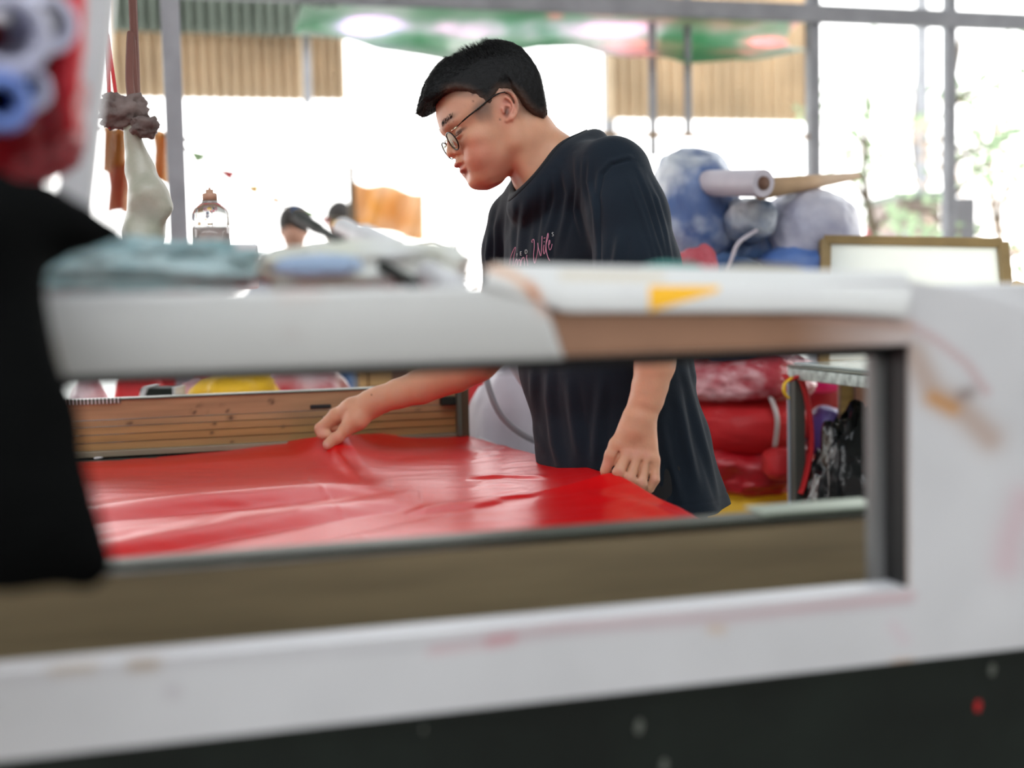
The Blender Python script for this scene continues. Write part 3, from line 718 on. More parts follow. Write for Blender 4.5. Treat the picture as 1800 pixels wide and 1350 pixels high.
# paper roll with a core and a cardboard tube
a, c = P(1240, 322, 3.25), P(1342, 322, 3.05)
t = thing('paper_roll', a, 'white paper roll with a brown core on the blue bale', 'roll')
b = MB(); b.tube([a, c], .033, 24, cap=False); dd = (c - a).normalized(); b.tube([c - dd * .001, a + dd * .001], .017, 20, cap=False)
ro = []
e1 = dd.cross(Vector((0, 0, 1))).normalized(); e2 = dd.cross(e1)
for cc_ in (a, c):
    V = [cc_ + (e1 * math.cos(x) + e2 * math.sin(x)) * r for r in (.017, .033) for x in [k * math.pi / 12 for k in range(24)]]
    b.add(V, [(k, (k + 1) % 24, 24 + (k + 1) % 24, 24 + k) for k in range(24)])
b.build('paper', M_lilac, t, True)
b = MB(); b.tube([a + dd * .02, c + dd * .004], .0165, 20); b.build('core', M_core, t, True)
a, c = P(1338, 332, 3.12), P(1508, 309, 3.5)
t = thing('cardboard_tube', a, 'long cardboard tube lying across the pale lavender bale', 'tube')
b = MB(); b.tube([a, c], [.027, .010], 20); b.build('tube_body', M_card, t, True)
b = MB(); b.tube([a - (c - a).normalized() * .002, a], .018, 16); b.build('tube_hollow', M_core, t, True)

# table with a steel leg and glass top, the screen frame on it
tz = .985
A = P(1384, 640, 3.0); Bq = P(1570, 655, 2.56); tx = (Bq - A); tx.z = 0; tx.normalize(); ty = Vector((-tx.y, tx.x, 0))
A.z = 0
t = thing('work_table', A, 'metal work table with pale glass top right of the pile', 'table')
Zv = Vector((0, 0, 1))
def tbox(x, y, z, lx, ly, lz, name, m, par=None, bevel=.002):
    b = MB(); b.box(A + tx * x + ty * y + Zv * z, tx * lx, ty * ly, Zv * lz); return b.build(name, m, par or t, bevel=bevel)
tbox(.01, .01, tz - .003, 1.0, .68, .006, 'glass_top', mat('pale_glass', (.52, .60, .58), .15, var=.15, scale=8))
ap = mat('speckled_steel', (.36, .42, .40), .4, .3, var=.4, scale=40)
tbox(0, 0, tz - .036, 1.02, .025, .026, 'top_frame', ap); tbox(0, .675, tz - .036, 1.02, .025, .03, 'top_frame', M_lip)
tbox(0, .026, tz - .036, .025, .648, .03, 'top_frame', M_lip); tbox(.995, .026, tz - .036, .025, .648, .03, 'top_frame', M_lip)
tbox(0, -.002, tz - .009, 1.02, .012, .006, 'edge_trim', M_lip)
legm = mat('leg_grey', (.075, .08, .07), .5, .3); legl = mat('leg_light', (.32, .36, .42), .4, .3)
for (x, y) in ((0, 0), (.985, 0), (0, .66), (.985, .66)):
    lg = tbox(x + .010, y + .001, 0, .026, .026, tz - .038, 'leg', legm); tbox(x + .0, y - .002, 0, .010, .028, tz - .038, 'leg_edge', legl, lg, .001)
# red and yellow ribbon tied on the leg
b = MB(); q = cr([P(1380, 660, 2.97), P(1388, 668, 2.955), P(1404, 664, 2.955), P(1416, 690, 2.96), P(1424, 740, 2.97), P(1425, 790, 2.98), P(1413, 850, 2.985), P(1406, 868, 2.985)], 6)
b.tube(q, .011, 8, flat=.45); tag(b.build('red_ribbon', M_redcl, smooth=True), 'red ribbon tied around the steel table leg', 'ribbon')
b = MB(); b.tube(cr([P(1392, 664, 2.95), P(1380, 674, 2.945), P(1378, 688, 2.945), P(1386, 700, 2.95)], 6), .007, 8, flat=.5); tag(b.build('yellow_ribbon', M_yel, smooth=True), 'short yellow ribbon knotted at the top of the table leg', 'ribbon')
sack('trash_bag', 'shiny black plastic rubbish bag under the glass table', 1498, 742, None, 188, 2.92, M_trash, 40, cr_=.14, sub=5, fine=1.0, freq=2.2)
b = MB(); b.box(P(1478, 900, 3.25), _r * .036, Vector((0, .03, 0)), Vector((0, 0, .345))); b.box(P(1478, 900, 3.25), _r * .036, Vector((0, .03, 0)), Vector((0, 0, -P(1478, 900, 3.25).z)))
tag(b.build('timber_post', mat('olive_wood', (.25, .20, .09), .6, var=.2, stretch=(1, 1, 8)), bevel=.003), 'olive timber standing upright under the glass table', 'timber')
q = P(1536, 672, 3.12); b = MB(); b.box((q.x, q.y, 0), (.4, 0, 0), (0, .02, 0), (0, 0, q.z)); tag(b.build('yellow_board', M_amber, bevel=.003), 'flat yellow board standing at the right under the table', 'board')
q = P(1502, 668, 3.22); b = MB(); b.box((q.x, q.y, 0), (.12, 0, 0), (0, .03, 0), (0, 0, q.z)); tag(b.build('mauve_board', mat('mauve', (.26, .18, .20), .6, var=.2), bevel=.003), 'dull mauve board standing between timber and yellow board', 'board')

# screen frame
sf = thing('screen_frame', P(1460, 600, 3.2), 'wooden printing screen with white mesh standing on the glass table', 'screen')
TL, TR, BR, BL = P(1450, 421, 3.2), P(1762, 427, 3.0), P(1782, 640, 2.95), P(1447, 640, 3.17)
def bar(a, c, wd, th, m, par, name='frame_bar'):
    a, c = Vector(a), Vector(c); d = (c - a); n = Vector((0, 1, 0)); n = (n - d.normalized() * n.dot(d.normalized())).normalized(); s = d.normalized().cross(n)
    b = MB(); b.box(a - s * wd / 2 - n * th / 2, d, n * th, s * wd); return b.build(name, m, par, bevel=.003)
fm = mat('frame_wood', (.33, .225, .09), .55, var=.2, scale=8, bump=.1)
bar(TL, TR, .022, .028, fm, sf); bar(TR, BR, .022, .028, fm, sf); bar(BL, BR, .022, .028, fm, sf); bar(TL, BL, .026, .028, fm, sf)
me = meshof([TL, TR, BR, BL], [(3, 2, 1, 0)]); o = link('mesh_panel', me, mat('screen_white', (.94, .96, .92), .5, var=.01, translucent=.85), sf, False); k = o.modifiers.new('s', 'SOLIDIFY'); k.thickness = .002

# small things along the top bar
sack('teal_pouch', 'small teal pouch lying on the top bar by the man\'s sleeve', 1175, 461, 512, 120, 1.14, mat('teal_soft', (.02, .20, .17), .6, var=.2), 50, cat='pouch', cr_=.1, dr=.025)
sack('olive_strip', 'flat olive strip lying on the bar under the blue bundles', 1335, 463, 512, 160, 1.17, mat('olive_soft', (.20, .16, .07), .6, var=.3), 51, cat='strip', cr_=.1, dr=.022)
q = P(1750, 500, 2.3); sack('yellow_cloth', 'scrap of yellow cloth at the right edge below the screen frame', 1795, 498, 655, 60, 2.75, M_yel, 52, cat='cloth', cr_=.15)
# teal film heap, pale film heap
sack('teal_film', 'pale teal plastic film heaped on the left of the bar', 235, 424, 524, 430, 1.18, M_teal, 60, cat='film', cr_=.16, dr=.055, sub=5, freq=2.4, fine=.9)
sack('pale_film', 'whitish plastic film heaped on the middle of the bar', 640, 424, 520, 350, 1.2, M_pale, 63, cat='film', cr_=.14, dr=.05, sub=5, freq=2.2)
sack('blue_film', 'small blue film patch on the whitish heap', 560, 447, 486, 150, 1.12, M_bluepatch, 62, cat='film', cr_=.1, dr=.02)
# rods
b = MB(); b.tube(cr([P(524, 382, 1.40), P(560, 402, 1.34), P(620, 437, 1.24), P(700, 484, 1.12), P(730, 500, 1.08)], 8), [.0075] * 9 + [.0058] * 24, 10)
ob = thing('lamp_arm', P(730, 500, 1.08), 'slim black lamp arm slanting up from the top bar', 'lamp arm'); b.build('arm_tube', M_black, ob, True)
b = MB(); b.box(P(690, 477, 1.12), _r * .014, Vector((0, .012, 0)), Vector((0, 0, -.012))); b.build('clip', M_black, ob, bevel=.002)
b = MB(); b.tube(cr([P(603, 400, 1.5), P(640, 420, 1.42), P(700, 450, 1.3), P(760, 486, 1.16), P(800, 506, 1.10)], 8), [.012] * 8 + [.017] * 12 + [.013] * 13, 12); tag(b.build('air_hose', mat('grey_white_hose', (.55, .55, .56), .4), smooth=True), 'whitish air hose slanting up beside the black arm', 'hose')
# gantry beam with bottle on top
zg = P(370, 432, 2.05).z
a = P(372, 432, 2.05); u, v, _z = uvz(a)
g = MB(); g.mbox(u - 1.1, u + .07, v - .04, v + .06, zg - .07, zg); g.build('gantry_beam', M_whitep, machine, bevel=.004)
g = MB(); g.mbox(u - 1.1, u - 1.0, v - .04, v + .06, ZB, zg - .07); g.build('gantry_post', M_whitep, machine, bevel=.004)
t = thing('plastic_bottle', a, 'clear squeeze bottle with a brown cap on the gantry', 'bottle')
def lathe(prof, m, name, par, c, seg=28):
    b = MB(); n = len(prof); V = [c + Vector((r * math.cos(2 * math.pi * k / seg), r * math.sin(2 * math.pi * k / seg), z)) for (r, z) in prof for k in range(seg)]
    F = [(i * seg + k, i * seg + (k + 1) % seg, (i + 1) * seg + (k + 1) % seg, (i + 1) * seg + k) for i in range(n - 1) for k in range(seg)]
    F += [tuple(range(seg))[::-1], tuple((n - 1) * seg + k for k in range(seg))]; b.add(V, F); return b.build(name, m, par, True)
c = Vector((a.x, a.y, zg))
lathe([(.027, 0), (.0295, .003), (.0295, .028), (.028, .03), (.0295, .033), (.0295, .050), (.026, .058), (.017, .066), (.0125, .069), (.0125, .072)], M_glass, 'bottle_body', t, c)
lathe([(.026, .002), (.0275, .004), (.0275, .027), (.026, .027)], M_liq, 'bottle_liquid', t, c)
lathe([(.0115, .0705), (.0115, .082), (.0105, .083), (.006, .084), (.006, .089), (.002, .0895), (.0015, .0925)], M_capbr, 'cap', t, c)

# ================================================================ left foreground
vl = Vol((-.62, .62, .78), (-.20, 1.12, 1.34), .005)
vl.chain([P(-330, 440, .86), P(-60, 420, .86), P(60, 398, .87), P(135, 402, .87), P(208, 406, .88)], [.06, .050, .029, .016, .006], .008)
vl.chain([P(-250, 560, .84), P(-225, 930, .82)], [.06, .055], .02, tuple(_f), .4)
vl.chain([P(-100, 480, .85), P(-20, 900, .80)], [.062, .05], .03, tuple(_f), .35)
vl.chain([P(-10, 470, .86), P(66, 740, .83), P(146, 985, .80)], [.022, .022, .018], .02, tuple(_f), .6)
vl.chain([P(-40, 480, .86), P(0, 740, .83), P(62, 955, .80)], [.035, .032, .024], .02, tuple(_f), .6)
V, Q = vl.mesh()
V = V + np.array([[0, .006 * noise.noise(Vector((p[0] * 30, p[1] * 4, p[2] * 5))), .003 * noise.noise(Vector((p[0] * 25, p[1] * 9, p[2] * 12)))] for p in V])
tag(link('black_drape', npmesh(V, Q), M_blackcl), 'black cloth hanging over the left end of the machine', 'cloth')
rb = blob('red_bag', 'red plastic bag on the black cloth holding foam rolls', 'bag', P(8, 190, .98), (.056, .045, .058), mat('red_shiny', (.26, .004, .009), .35, var=.3, scale=8, bump=.5, bscale=20), 70, .16, sub=5)
b = MB(); b.tube(cr([P(128, -30, .95), P(124, 60, .95), P(112, 160, .95), P(118, 230, .96)], 6), [.012] * 7 + [.014] * 6 + [.010] * 6, 10, flat=.6); b.build('bag_edge', mat('red_edge', (.6, .02, .03), .4), rb, True)
def roll(px, py, ro, ri, d, m, label):
    a = P(px, py, d); c = P(px - 60, py - 20, d + .12); b = MB(); dd = (c - a).normalized(); e1 = dd.cross(Vector((0, 0, 1))).normalized(); e2 = dd.cross(e1)
    ro *= d / FPX; ri *= d / FPX; prof = []
    rings = [(c, ri), (a, ri)] + [(a - dd * (.5 * (ro - ri)) * math.sin(k * math.pi / 8), (ro + ri) / 2 - (ro - ri) / 2 * math.cos(k * math.pi / 8)) for k in range(1, 8)] + [(a, ro), (c, ro)]
    V = [q + (e1 * math.cos(x) + e2 * math.sin(x)) * r for (q, r) in rings for x in [k * math.pi / 16 for k in range(32)]]; n = len(rings)
    b.add(V, [(i * 32 + k, i * 32 + (k + 1) % 32, ((i + 1) % n) * 32 + (k + 1) % 32, ((i + 1) % n) * 32 + k) for i in range(n) for k in range(32)])
    tag(b.build('foam_roll', m, smooth=True), label, 'roll', 'foam rolls in the red bag')
roll(16, 60, 74, 44, .86, M_tubew, 'largest white foam roll at the top of the red bag')
roll(84, 42, 52, 34, .90, M_tubew, 'white foam roll partly behind the largest roll')
roll(4, 180, 52, 26, .84, M_tubeb, 'blue foam roll below the white rolls')
roll(52, 158, 38, 22, .88, M_tubew, 'small white foam roll right of the blue roll')
roll(70, -25, 40, 26, .93, M_card, 'tan roll at the upper frame edge behind the white rolls')
# pale slanted board
a, c = P(172, -60, 1.2), P(112, 480, 1.2)
b = MB(); s = (P(200, -60, 1.2) - P(144, -60, 1.2)); b.box(c - s / 2, s, Vector((0, .02, 0)), a - c); t = b.build('white_board', mat('grey_white', (.50, .50, .51), .6, var=.06, scale=5), bevel=.004); tag(t, 'pale grey board leaning behind the red bag', 'board')
# strap, knot and pouch
b = MB(); b.tube(cr([Vector((P(231, 0, 2.1).x, P(231, 0, 2.1).y, 4.3)), P(231, -60, 2.1), P(230, 60, 2.1), P(228, 140, 2.1), P(234, 190, 2.1)], 6), .007, 8); tag(b.build('hanging_strap', M_brown), 'dark red brown strap hanging left of the grey post', 'strap')
b = MB(); b.tube(cr([Vector((P(186, 0, 2.1).x, P(186, 0, 2.2).y, 4.3)), P(186, 0, 2.1), P(190, 60, 2.1), P(196, 110, 2.1), P(206, 180, 2.1)], 6), .003, 6); tag(b.build('red_string', M_redcl), 'thin red string hanging beside the brown strap', 'string')
sack('work_glove', 'brownish glove knotted at the end of the hanging strap', 215, 168, 225, 74, 2.1, M_knot, 80, cat='glove', cr_=.3, fine=1.2, freq=2.4, dr=.03)
sack('work_glove', 'smaller brown glove end hanging right of the knot', 255, 205, 240, 46, 2.08, M_knot, 81, cat='glove', cr_=.3, dr=.02, fine=1.2)
vl = Vol((-.75, 1.9, 1.15), (-.35, 2.35, 1.5), .005)
vl.chain([P(228, 212, 2.1), P(246, 300, 2.1), P(262, 345, 2.08), P(285, 365, 2.08)], [.014, .021, .026, .018], .02); vl.chain([P(262, 350, 2.1), P(255, 410, 2.1)], [.030, .036], .02)
V, Q = vl.mesh(); V = V + np.array([Vector((0, 1, 0)) * .006 * noise.noise(Vector(p) * 22) + Vector((1, 0, 0)) * .005 * noise.noise(Vector(p) * 17 + Vector((3, 3, 3))) for p in V])
tag(link('hanging_pouch', npmesh(V, Q), M_pouch), 'pale translucent plastic pouch hanging below the glove', 'pouch')

# ================================================================ yard beyond the posts
def banner(x0, x1, y0, y1, d, m, label, nm='banner', dy=0):
    b = MB()
    b.grid(lambda s, t: P(x0 + (x1 - x0) * s, y0 + dy * s + (y1 - y0) * t + 4 * math.sin(s * 9), d) + Vector((0, .05 * math.sin(s * 11 + t * 2), 0)), 30, 12)
    return tag(b.build(nm, m, smooth=True, solid=.004), label, 'banner')
o = banner(622, 746, 318, 400, 7.5, M_orangenet, 'orange banner hung on a pole in the yard', dy=22)
b = MB(); p = P(617, 290, 7.5); b.tube([Vector((p.x, p.y, -.06)), p], .02, 10); tag(b.build('banner_pole', M_bark), 'thin pole carrying the orange banner', 'pole')
banner(185, 200, 226, 300, 4.5, M_orangenet, 'narrow orange strip hanging left of the pale pouch')
banner(204, 222, 228, 290, 4.5, mat('orange_strip', (.75, .38, .10), .6, translucent=.5), 'orange strip with a light spot beside the pouch')
banner(186, 232, 285, 372, 4.52, mat('pink_orange', (.70, .28, .20), .6, c2=(.8, .5, .3), translucent=.4, scale=9), 'pink and orange striped cloth behind the pale pouch')
banner(268, 300, 234, 320, 4.5, M_orangenet, 'small orange cloth between the pouch and the grey post')
# washing line that carries the strips
b = MB(); b.tube([P(60, 215, 4.5), P(300, 238, 4.5), P(330, 246, 4.05)], .006, 6); tag(b.build('washing_line', M_bark), 'thin line left of the grey post with orange strips', 'line')
# bunting
P0, P1 = P(316, 255, 3.78), P(616, 385, 7.5)
b = MB(); b.tube(cr([P0, P0.lerp(P1, .3) - Vector((0, 0, .06)), P0.lerp(P1, .65) - Vector((0, 0, .06)), P1], 8), .004, 6)
tg = thing('bunting_line', P0, 'sagging line with small coloured pennants across the yard', 'bunting'); b.build('line', M_bark, tg)
for i in range(9):
    q = P0.lerp(P1, .03 + i * .11) - Vector((0, 0, .06 * math.sin(.1 + i * .26)))
    me = meshof([q, q + Vector((.05, .02, -.01)), q + Vector((.02, .0, -.035))], [(0, 1, 2)])
    o = link('pennant', me, [M_leaf, M_redcl, M_yel, M_orangenet, M_navy][i % 5], tg, False); k = o.modifiers.new('s', 'SOLIDIFY'); k.thickness = .002
# far people
def far_person(px, pyt, d, label, shirt, face=True):
    top = P(px, pyt, d); x, y, H = top.x, top.y, top.z + .02; s = H / 1.7
    V0 = Vol((x - .36 * s, y - .22 * s, -.02), (x + .36 * s, y + .22 * s, H + .02), .011)
    c = lambda a, bb, z: (x + a * s, y + bb * s, z * s)
    V0.ell(c(0, -.01, 1.58), ((1, 0, 0), (0, 1, 0), (0, 0, 1)), (.075 * s, .095 * s, .118 * s), .02)
    V0.cap(c(0, -.09, 1.57), c(0, -.112, 1.55), .012 * s, .016 * s, .02)
    for a in (-1, 1): V0.ell(c(a * .078, 0, 1.57), ((1, 0, 0), (0, 1, 0), (0, 0, 1)), (.012 * s, .02 * s, .03 * s), .01)
    V0.cap(c(0, .01, 1.5), c(0, .02, 1.36), .05 * s, .06 * s, .03)
    for a in (-1, 1):
        V0.chain([c(0, .02, 1.38), c(a * .17, .02, 1.36)], [.06 * s, .055 * s], .04)
        V0.chain([c(a * .18, .02, 1.35), c(a * .24, .0, 1.08), c(a * .22, -.10, .86)], [.055 * s, .042 * s, .03 * s], .03)
        V0.chain([c(a * .22, -.10, .86), c(a * .21, -.13, .78)], [.035 * s, .03 * s], .01, (0, 1, 0), .6)
        for k in range(4): V0.cap(c(a * (.195 + .015 * k), -.14, .78), c(a * (.195 + .015 * k), -.155, .72 + .004 * abs(k - 2)), .008 * s, .007 * s, .004)
        V0.cap(c(a * .19, -.13, .82), c(a * .165, -.15, .77), .009 * s, .008 * s, .004)
        V0.chain([c(a * .09, 0, .88), c(a * .10, 0, .47), c(a * .10, .02, .08)], [.09 * s, .06 * s, .04 * s], .03)
        V0.cap(c(a * .10, .03, .04), c(a * .11, -.13, .03), .042 * s, .035 * s, .02)
    V0.chain([c(0, .02, 1.30), c(0, .02, 1.1), c(0, .02, .92)], [.12 * s, .105 * s, .11 * s], .06, (1, 0, 0), 1.45)
    V, Q = V0.mesh(); t = thing('person', (x, y, 0), label, 'person'); link('body', npmesh(V, Q), M_skin0, t)
    Vh = Vol((x - .13, y - .15, H - .28), (x + .13, y + .16, H + .03), .008)
    Vh.ell(c(0, .0, 1.62), ((1, 0, 0), (0, 1, 0), (0, 0, 1)), (.09 * s, .115 * s, .105 * s), .02)
    if face: Vh.ell(c(0, -.13, 1.50), ((1, 0, 0), (0, 1, 0), (0, 0, 1)), (.12 * s, .075 * s, .10 * s), .01, 's')
    V, Q = Vh.mesh(); link('hair', npmesh(V, Q), M_hair0, t)
    Vs = Vol((x - .38 * s, y - .22 * s, .8 * s), (x + .38 * s, y + .24 * s, 1.47 * s), .012)
    Vs.chain([c(0, .02, 1.32), c(0, .02, 1.1), c(0, .02, .86)], [.135 * s, .125 * s, .128 * s], .06, (1, 0, 0), 1.45)
    for a in (-1, 1): Vs.chain([c(0, .02, 1.37), c(a * .17, .02, 1.355), c(a * .235, .01, 1.15)], [.07 * s, .075 * s, .064 * s], .04)
    V, Q = Vs.mesh(); link('shirt', npmesh(V, Q), shirt, t)
    Vs = Vol((x - .25 * s, y - .2 * s, .05), (x + .25 * s, y + .2 * s, .95 * s), .014)
    for a in (-1, 1): Vs.chain([c(a * .08, 0.01, .88), c(a * .10, 0.01, .47), c(a * .10, .02, .10)], [.108 * s, .078 * s, .06 * s], .03)
    V, Q = Vs.mesh(); link('trousers', npmesh(V, Q), M_navy, t)
far_person(516, 372, 7.0, 'distant worker with brown hair behind the lamp arm', M_shirt0)
far_person(597, 364, 8.2, 'distant dark haired worker beside the orange banner', mat('far_shirt_b', (.5, .5, .5), .8), False)
# trees and small house, right
def tree(px, d, hpy, label, seed, n=900, leafm=M_leaf, spread=1.0):
    rnd = random.Random(seed); base = P(px, 540, d); base.z = -.06; top = P(px, hpy, d)
    t = thing('garden_tree', base, label, 'tree', 'trees in the yard')
    b = MB(); pts = cr([base, base.lerp(top, .35) + Vector((.08, 0, 0)), base.lerp(top, .7) - Vector((.1, 0, 0)), top], 5); b.tube(pts, [.05 - .04 * i / len(pts) for i in range(len(pts))], 8)
    br = []
    for k in range(9):
        a = pts[4 + k]; e = a + Vector((rnd.uniform(-1, 1), rnd.uniform(-.6, .6), rnd.uniform(.1, .7))) * spread; br.append((a, e)); b.tube([a, (a + e) / 2 + Vector((0, 0, .06)), e], [.018, .012, .006], 6)
    b.build('trunk', M_bark, t, True)
    b = MB()
    for k in range(n):
        a, e = rnd.choice(br); c = a.lerp(e, rnd.uniform(.35, 1.1)) + Vector((rnd.gauss(0, .13), rnd.gauss(0, .13), rnd.gauss(0, .13)))
        x = Vector((rnd.uniform(-1, 1), rnd.uniform(-1, 1), rnd.uniform(-1, 1))).normalized() * .05; y = x.cross(Vector((rnd.random(), rnd.random(), 1))).normalized() * .025
        b.add([c - x, c + y, c + x, c - y], [(0, 1, 2, 3)])
    tag(b.build('foliage', leafm, t), kind='stuff')
tree(1545, 8.5, 80, 'slim tree just left of the pale little house', 3, 220, M_leaf, .35)
tree(1690, 7.6, 60, 'slim leafy tree right behind the right steel post', 4, 340, M_leaf, .55)
tree(1765, 9.5, 120, 'sparse tree with orange tinted leaves at the right edge', 5, 300, M_leafo, .9)
tree(1620, 14, 60, 'thin faraway tree seen between the two right posts', 6, 260, M_leafo, .8)
bm_ = mat('house_pink', (.42, .34, .31), .8, var=.1)
q = P(1578, 540, 10); t = thing('small_house', (q.x, q.y, -.06), 'pale pinkish small house in the yard beyond the screen', 'house')
zt_ = P(1600, 338, 10).z; wd = P(1652, 400, 10).x - P(1560, 400, 10).x
b = MB(); b.box((P(1578, 400, 10).x, q.y, -.06), (wd * .8, 0, 0), (0, 1, 0), (0, 0, zt_)); b.build('wall', bm_, t, bevel=.01)
b = MB(); b.box((P(1572, 400, 10).x, q.y - .1, zt_ - .06), (wd * .93, 0, 0), (0, 1.2, 0), (0, 0, .06)); b.build('roof', M_greensh, t, bevel=.01)
b = MB(); b.box((P(1585, 400, 10).x, q.y - .02, .4), (.09, 0, 0), (0, .03, 0), (0, 0, zt_ - .7)); b.build('door', M_whitep, t, bevel=.005)
q = P(1522, 425, 7); sack('pink_bucket', 'pink bundle just above the left part of the screen frame', 1522, 408, None, 26, 8.0, mat('pink', (.75, .15, .2), .6), 90, cat='bundle')
q = P(1690, 360, 8); b = MB(); b.box((P(1676, 360, 8).x, q.y, -.06), (.14, 0, 0), (0, .1, 0), (0, 0, P(1676, 330, 8).z)); b.build('wooden_plank', mat('grey_plank', (.25, .24, .27), .7)); tag(bpy.data.objects['wooden_plank'], 'grey plank standing right of the second steel post', 'plank')
tree(810, 9, 380, 'low drooping shrub branch between banner and the man', 11, 200, M_leafo, .4)
# ================================================================ the man
def V3(x): return np.array(x, float)
tcam = -_f
fw0 = _r * -.906 - _u * .423; up0 = _r * -.423 + _u * .906
PHI = math.radians(12); HF = fw0 * math.cos(PHI) + tcam * math.sin(PHI); HL_ = tcam * math.cos(PHI) - fw0 * math.sin(PHI); HU = up0
DH = 2.185; SC = DH / FPX * 1.0                                     # metres per photo pixel at the head
HO = P(895, 197, DH) - HL_ * (70 * SC)
def HLc(f, l, u): return HO + (HF * f + HL_ * l + HU * u) * SC
def hf(px, py, l):                                                  # photo pixel on the lateral plane l -> head coordinates
    dx, dy = px - 895, py - 197
    fp = -.906 * dx + .423 * dy; u = -.423 * dx - .906 * dy
    return ((fp - 14.6 + l * .208) / .978, l, u)
def HP(px, py, l): return HLc(*hf(px, py, l))
AX = (V3(HF), V3(HL_), V3(HU))

h = .002
bv = Vol((-.50, 1.86, .70), (.42, 2.74, 1.60), h)
# torso and neck (mostly inside the shirt)
FT = Vector((-math.cos(math.radians(30)), -math.sin(math.radians(30)), 0)); ST = Vector((-FT.y, FT.x, 0))
ST = Vector((math.sin(math.radians(-30)), math.cos(math.radians(30)), 0))
tp = [P(1005, 352, 2.29), P(1025, 440, 2.30), P(1060, 640, 2.31), P(1100, 800, 2.31), P(1120, 900, 2.31)]
bv.chain(tp, [.085, .098, .098, .10, .10], .04, ST, 1.45)
bv.cap(P(895, 200, 2.25), P(918, 242, 2.25), .050, .0545, .02)
bv.chain([P(918, 242, 2.25), P(962, 297, 2.27), P(985, 335, 2.28)], [.0535, .0595, .07], .02)
bv.cap(P(978, 286, 2.27), P(1070, 312, 2.13), .028, .036, .04)      # trapezius
bv.cap(P(965, 290, 2.28), P(908, 385, 2.42), .035, .038, .04)
bv.cap(P(892, 222, 2.205), P(936, 318, 2.22), .012, .011, .03)      # neck muscle
# near arm (his left)
bv.chain([P(1082, 312, 2.13), P(1100, 400, 2.10), P(1140, 520, 2.06), P(1158, 575, 2.055), P(1151, 640, 2.055), P(1137, 702, 2.055)],
         [.046, .045, .041, .037, .0325, .0255], .006)
bv.chain([P(1142, 680, 2.055), P(1136, 704, 2.055), P(1124, 735, 2.055), P(1118, 755, 2.055)], [.0245, .0225, .0226, .0212], .004, _r, 1.22)
DN = 2.055
for a, c, ra, rb in (((1107, 750), (1101, 794), .0165, .0116), ((1117, 750), (1118, 798), .0175, .0116), ((1128, 750), (1134, 801), .017, .0110), ((1138, 752), (1148, 806), .015, .0098)):
    bv.cap(P(*a, DN), P(*c, DN - .002), ra, rb, .006)
def finger(pts, rs, k=.004):
    bv.chain([P(*p) for p in pts], rs, k)
finger([(1101, 796, 2.050), (1088, 830, 2.040), (1094, 843, 2.058), (1104, 840, 2.074)], [.0112, .0100, .0090, .0078], .0022)
finger([(1119, 800, 2.050), (1107, 842, 2.038), (1112, 853, 2.060), (1120, 848, 2.075)], [.0106, .0095, .0086, .0078], .0020)
finger([(1136, 803, 2.052), (1128, 849, 2.040), (1126, 861, 2.060), (1132, 856, 2.076)], [.0101, .0091, .0083, .0073], .0020)
finger([(1150, 808, 2.056), (1151, 843, 2.046), (1142, 859, 2.050), (1130, 867, 2.058)], [.0090, .0081, .0073, .0065], .0020)
for a, q in (((1102, 795), .0085), ((1119, 798), .0082), ((1136, 801), .0078), ((1149, 806), .007)):
    bv.cap(P(a[0], a[1] + 2, DN - .0045), P(a[0], a[1] + 5, DN - .0045), q, q, .010)
for a, q in (((1088, 829), .0085), ((1107, 841), .0082), ((1128, 848), .008)):
    bv.cap(P(a[0] - 1, a[1], 2.0372), P(a[0], a[1] + 3, 2.0372), q, q, .006)
for a, c in (((1111, 808), (1098, 836)), ((1128, 811), (1118, 846)), ((1143, 814), (1139, 844))): bv.cap(P(*a, DN - .0125), P(*c, DN - .0165), .0009, .0014, .005, 's')
bv.cap(P(1112, 752, DN), P(1085, 782, DN - .002), .0165, .0135, .012)  # thumb root
bv.chain([P(1085, 782, DN - .002), P(1075, 800, DN - .004), P(1064, 828, DN)], [.0128, .0108, .0088], .005)
for q_ in (-.022, -.012, -.002): bv.cap(P(1090, 786, DN + q_), P(1078, 822, DN + q_), .0016, .0030, .003, 's')
# far arm (his right) reaching for the sheet
bv.chain([P(908, 385, 2.42), P(895, 440, 2.45), P(880, 530, 2.47), P(873, 605, 2.47), P(838, 634, 2.48), P(800, 653, 2.49), P(740, 679, 2.51), P(700, 692, 2.52), P(667, 703, 2.53)],
         [.045, .043, .039, .038, .0415, .0405, .0345, .029, .0235], .006)
bv.chain([P(667, 703, 2.53), P(650, 709, 2.535)], [.0225, .0225], .02)
DR = 2.555
bv.chain([P(652, 708, 2.54), P(620, 719, 2.545), P(592, 731, DR)], [.0215, .0205, .0155], .015)
bv.chain([P(650, 714, 2.56), P(622, 722, 2.585), P(597, 732, 2.605)], [.020, .019, .014], .015)
bv.chain([P(650, 716, 2.535), P(628, 738, 2.53), P(611, 752, 2.53)], [.0215, .0185, .0145], .014)
bv.chain([P(611, 752, 2.53), P(593, 768, 2.528), P(577, 781, 2.527)], [.0142, .0122, .0112], .006)
finger([(590, 731, DR), (564, 754, 2.56), (567, 763, 2.555), (577, 765, 2.55)], [.0152, .0122, .0105, .0092], .006)
finger([(592, 729, 2.578), (570, 748, 2.585), (577, 755, 2.575), (590, 751, 2.562)], [.0135, .0118, .0105, .0088], .0035)
finger([(598, 729, 2.60), (580, 746, 2.605), (584, 756, 2.595), (592, 757, 2.585)], [.0125, .011, .0098, .0085], .0035)
finger([(604, 730, 2.618), (590, 748, 2.625), (594, 756, 2.615), (600, 757, 2.605)], [.0115, .010, .009, .008], .0035)
bv.ell(P(590, 757, 2.530), (V3(_r), V3(_f), V3(_u)), (.005, .006, .006), .006, 's')

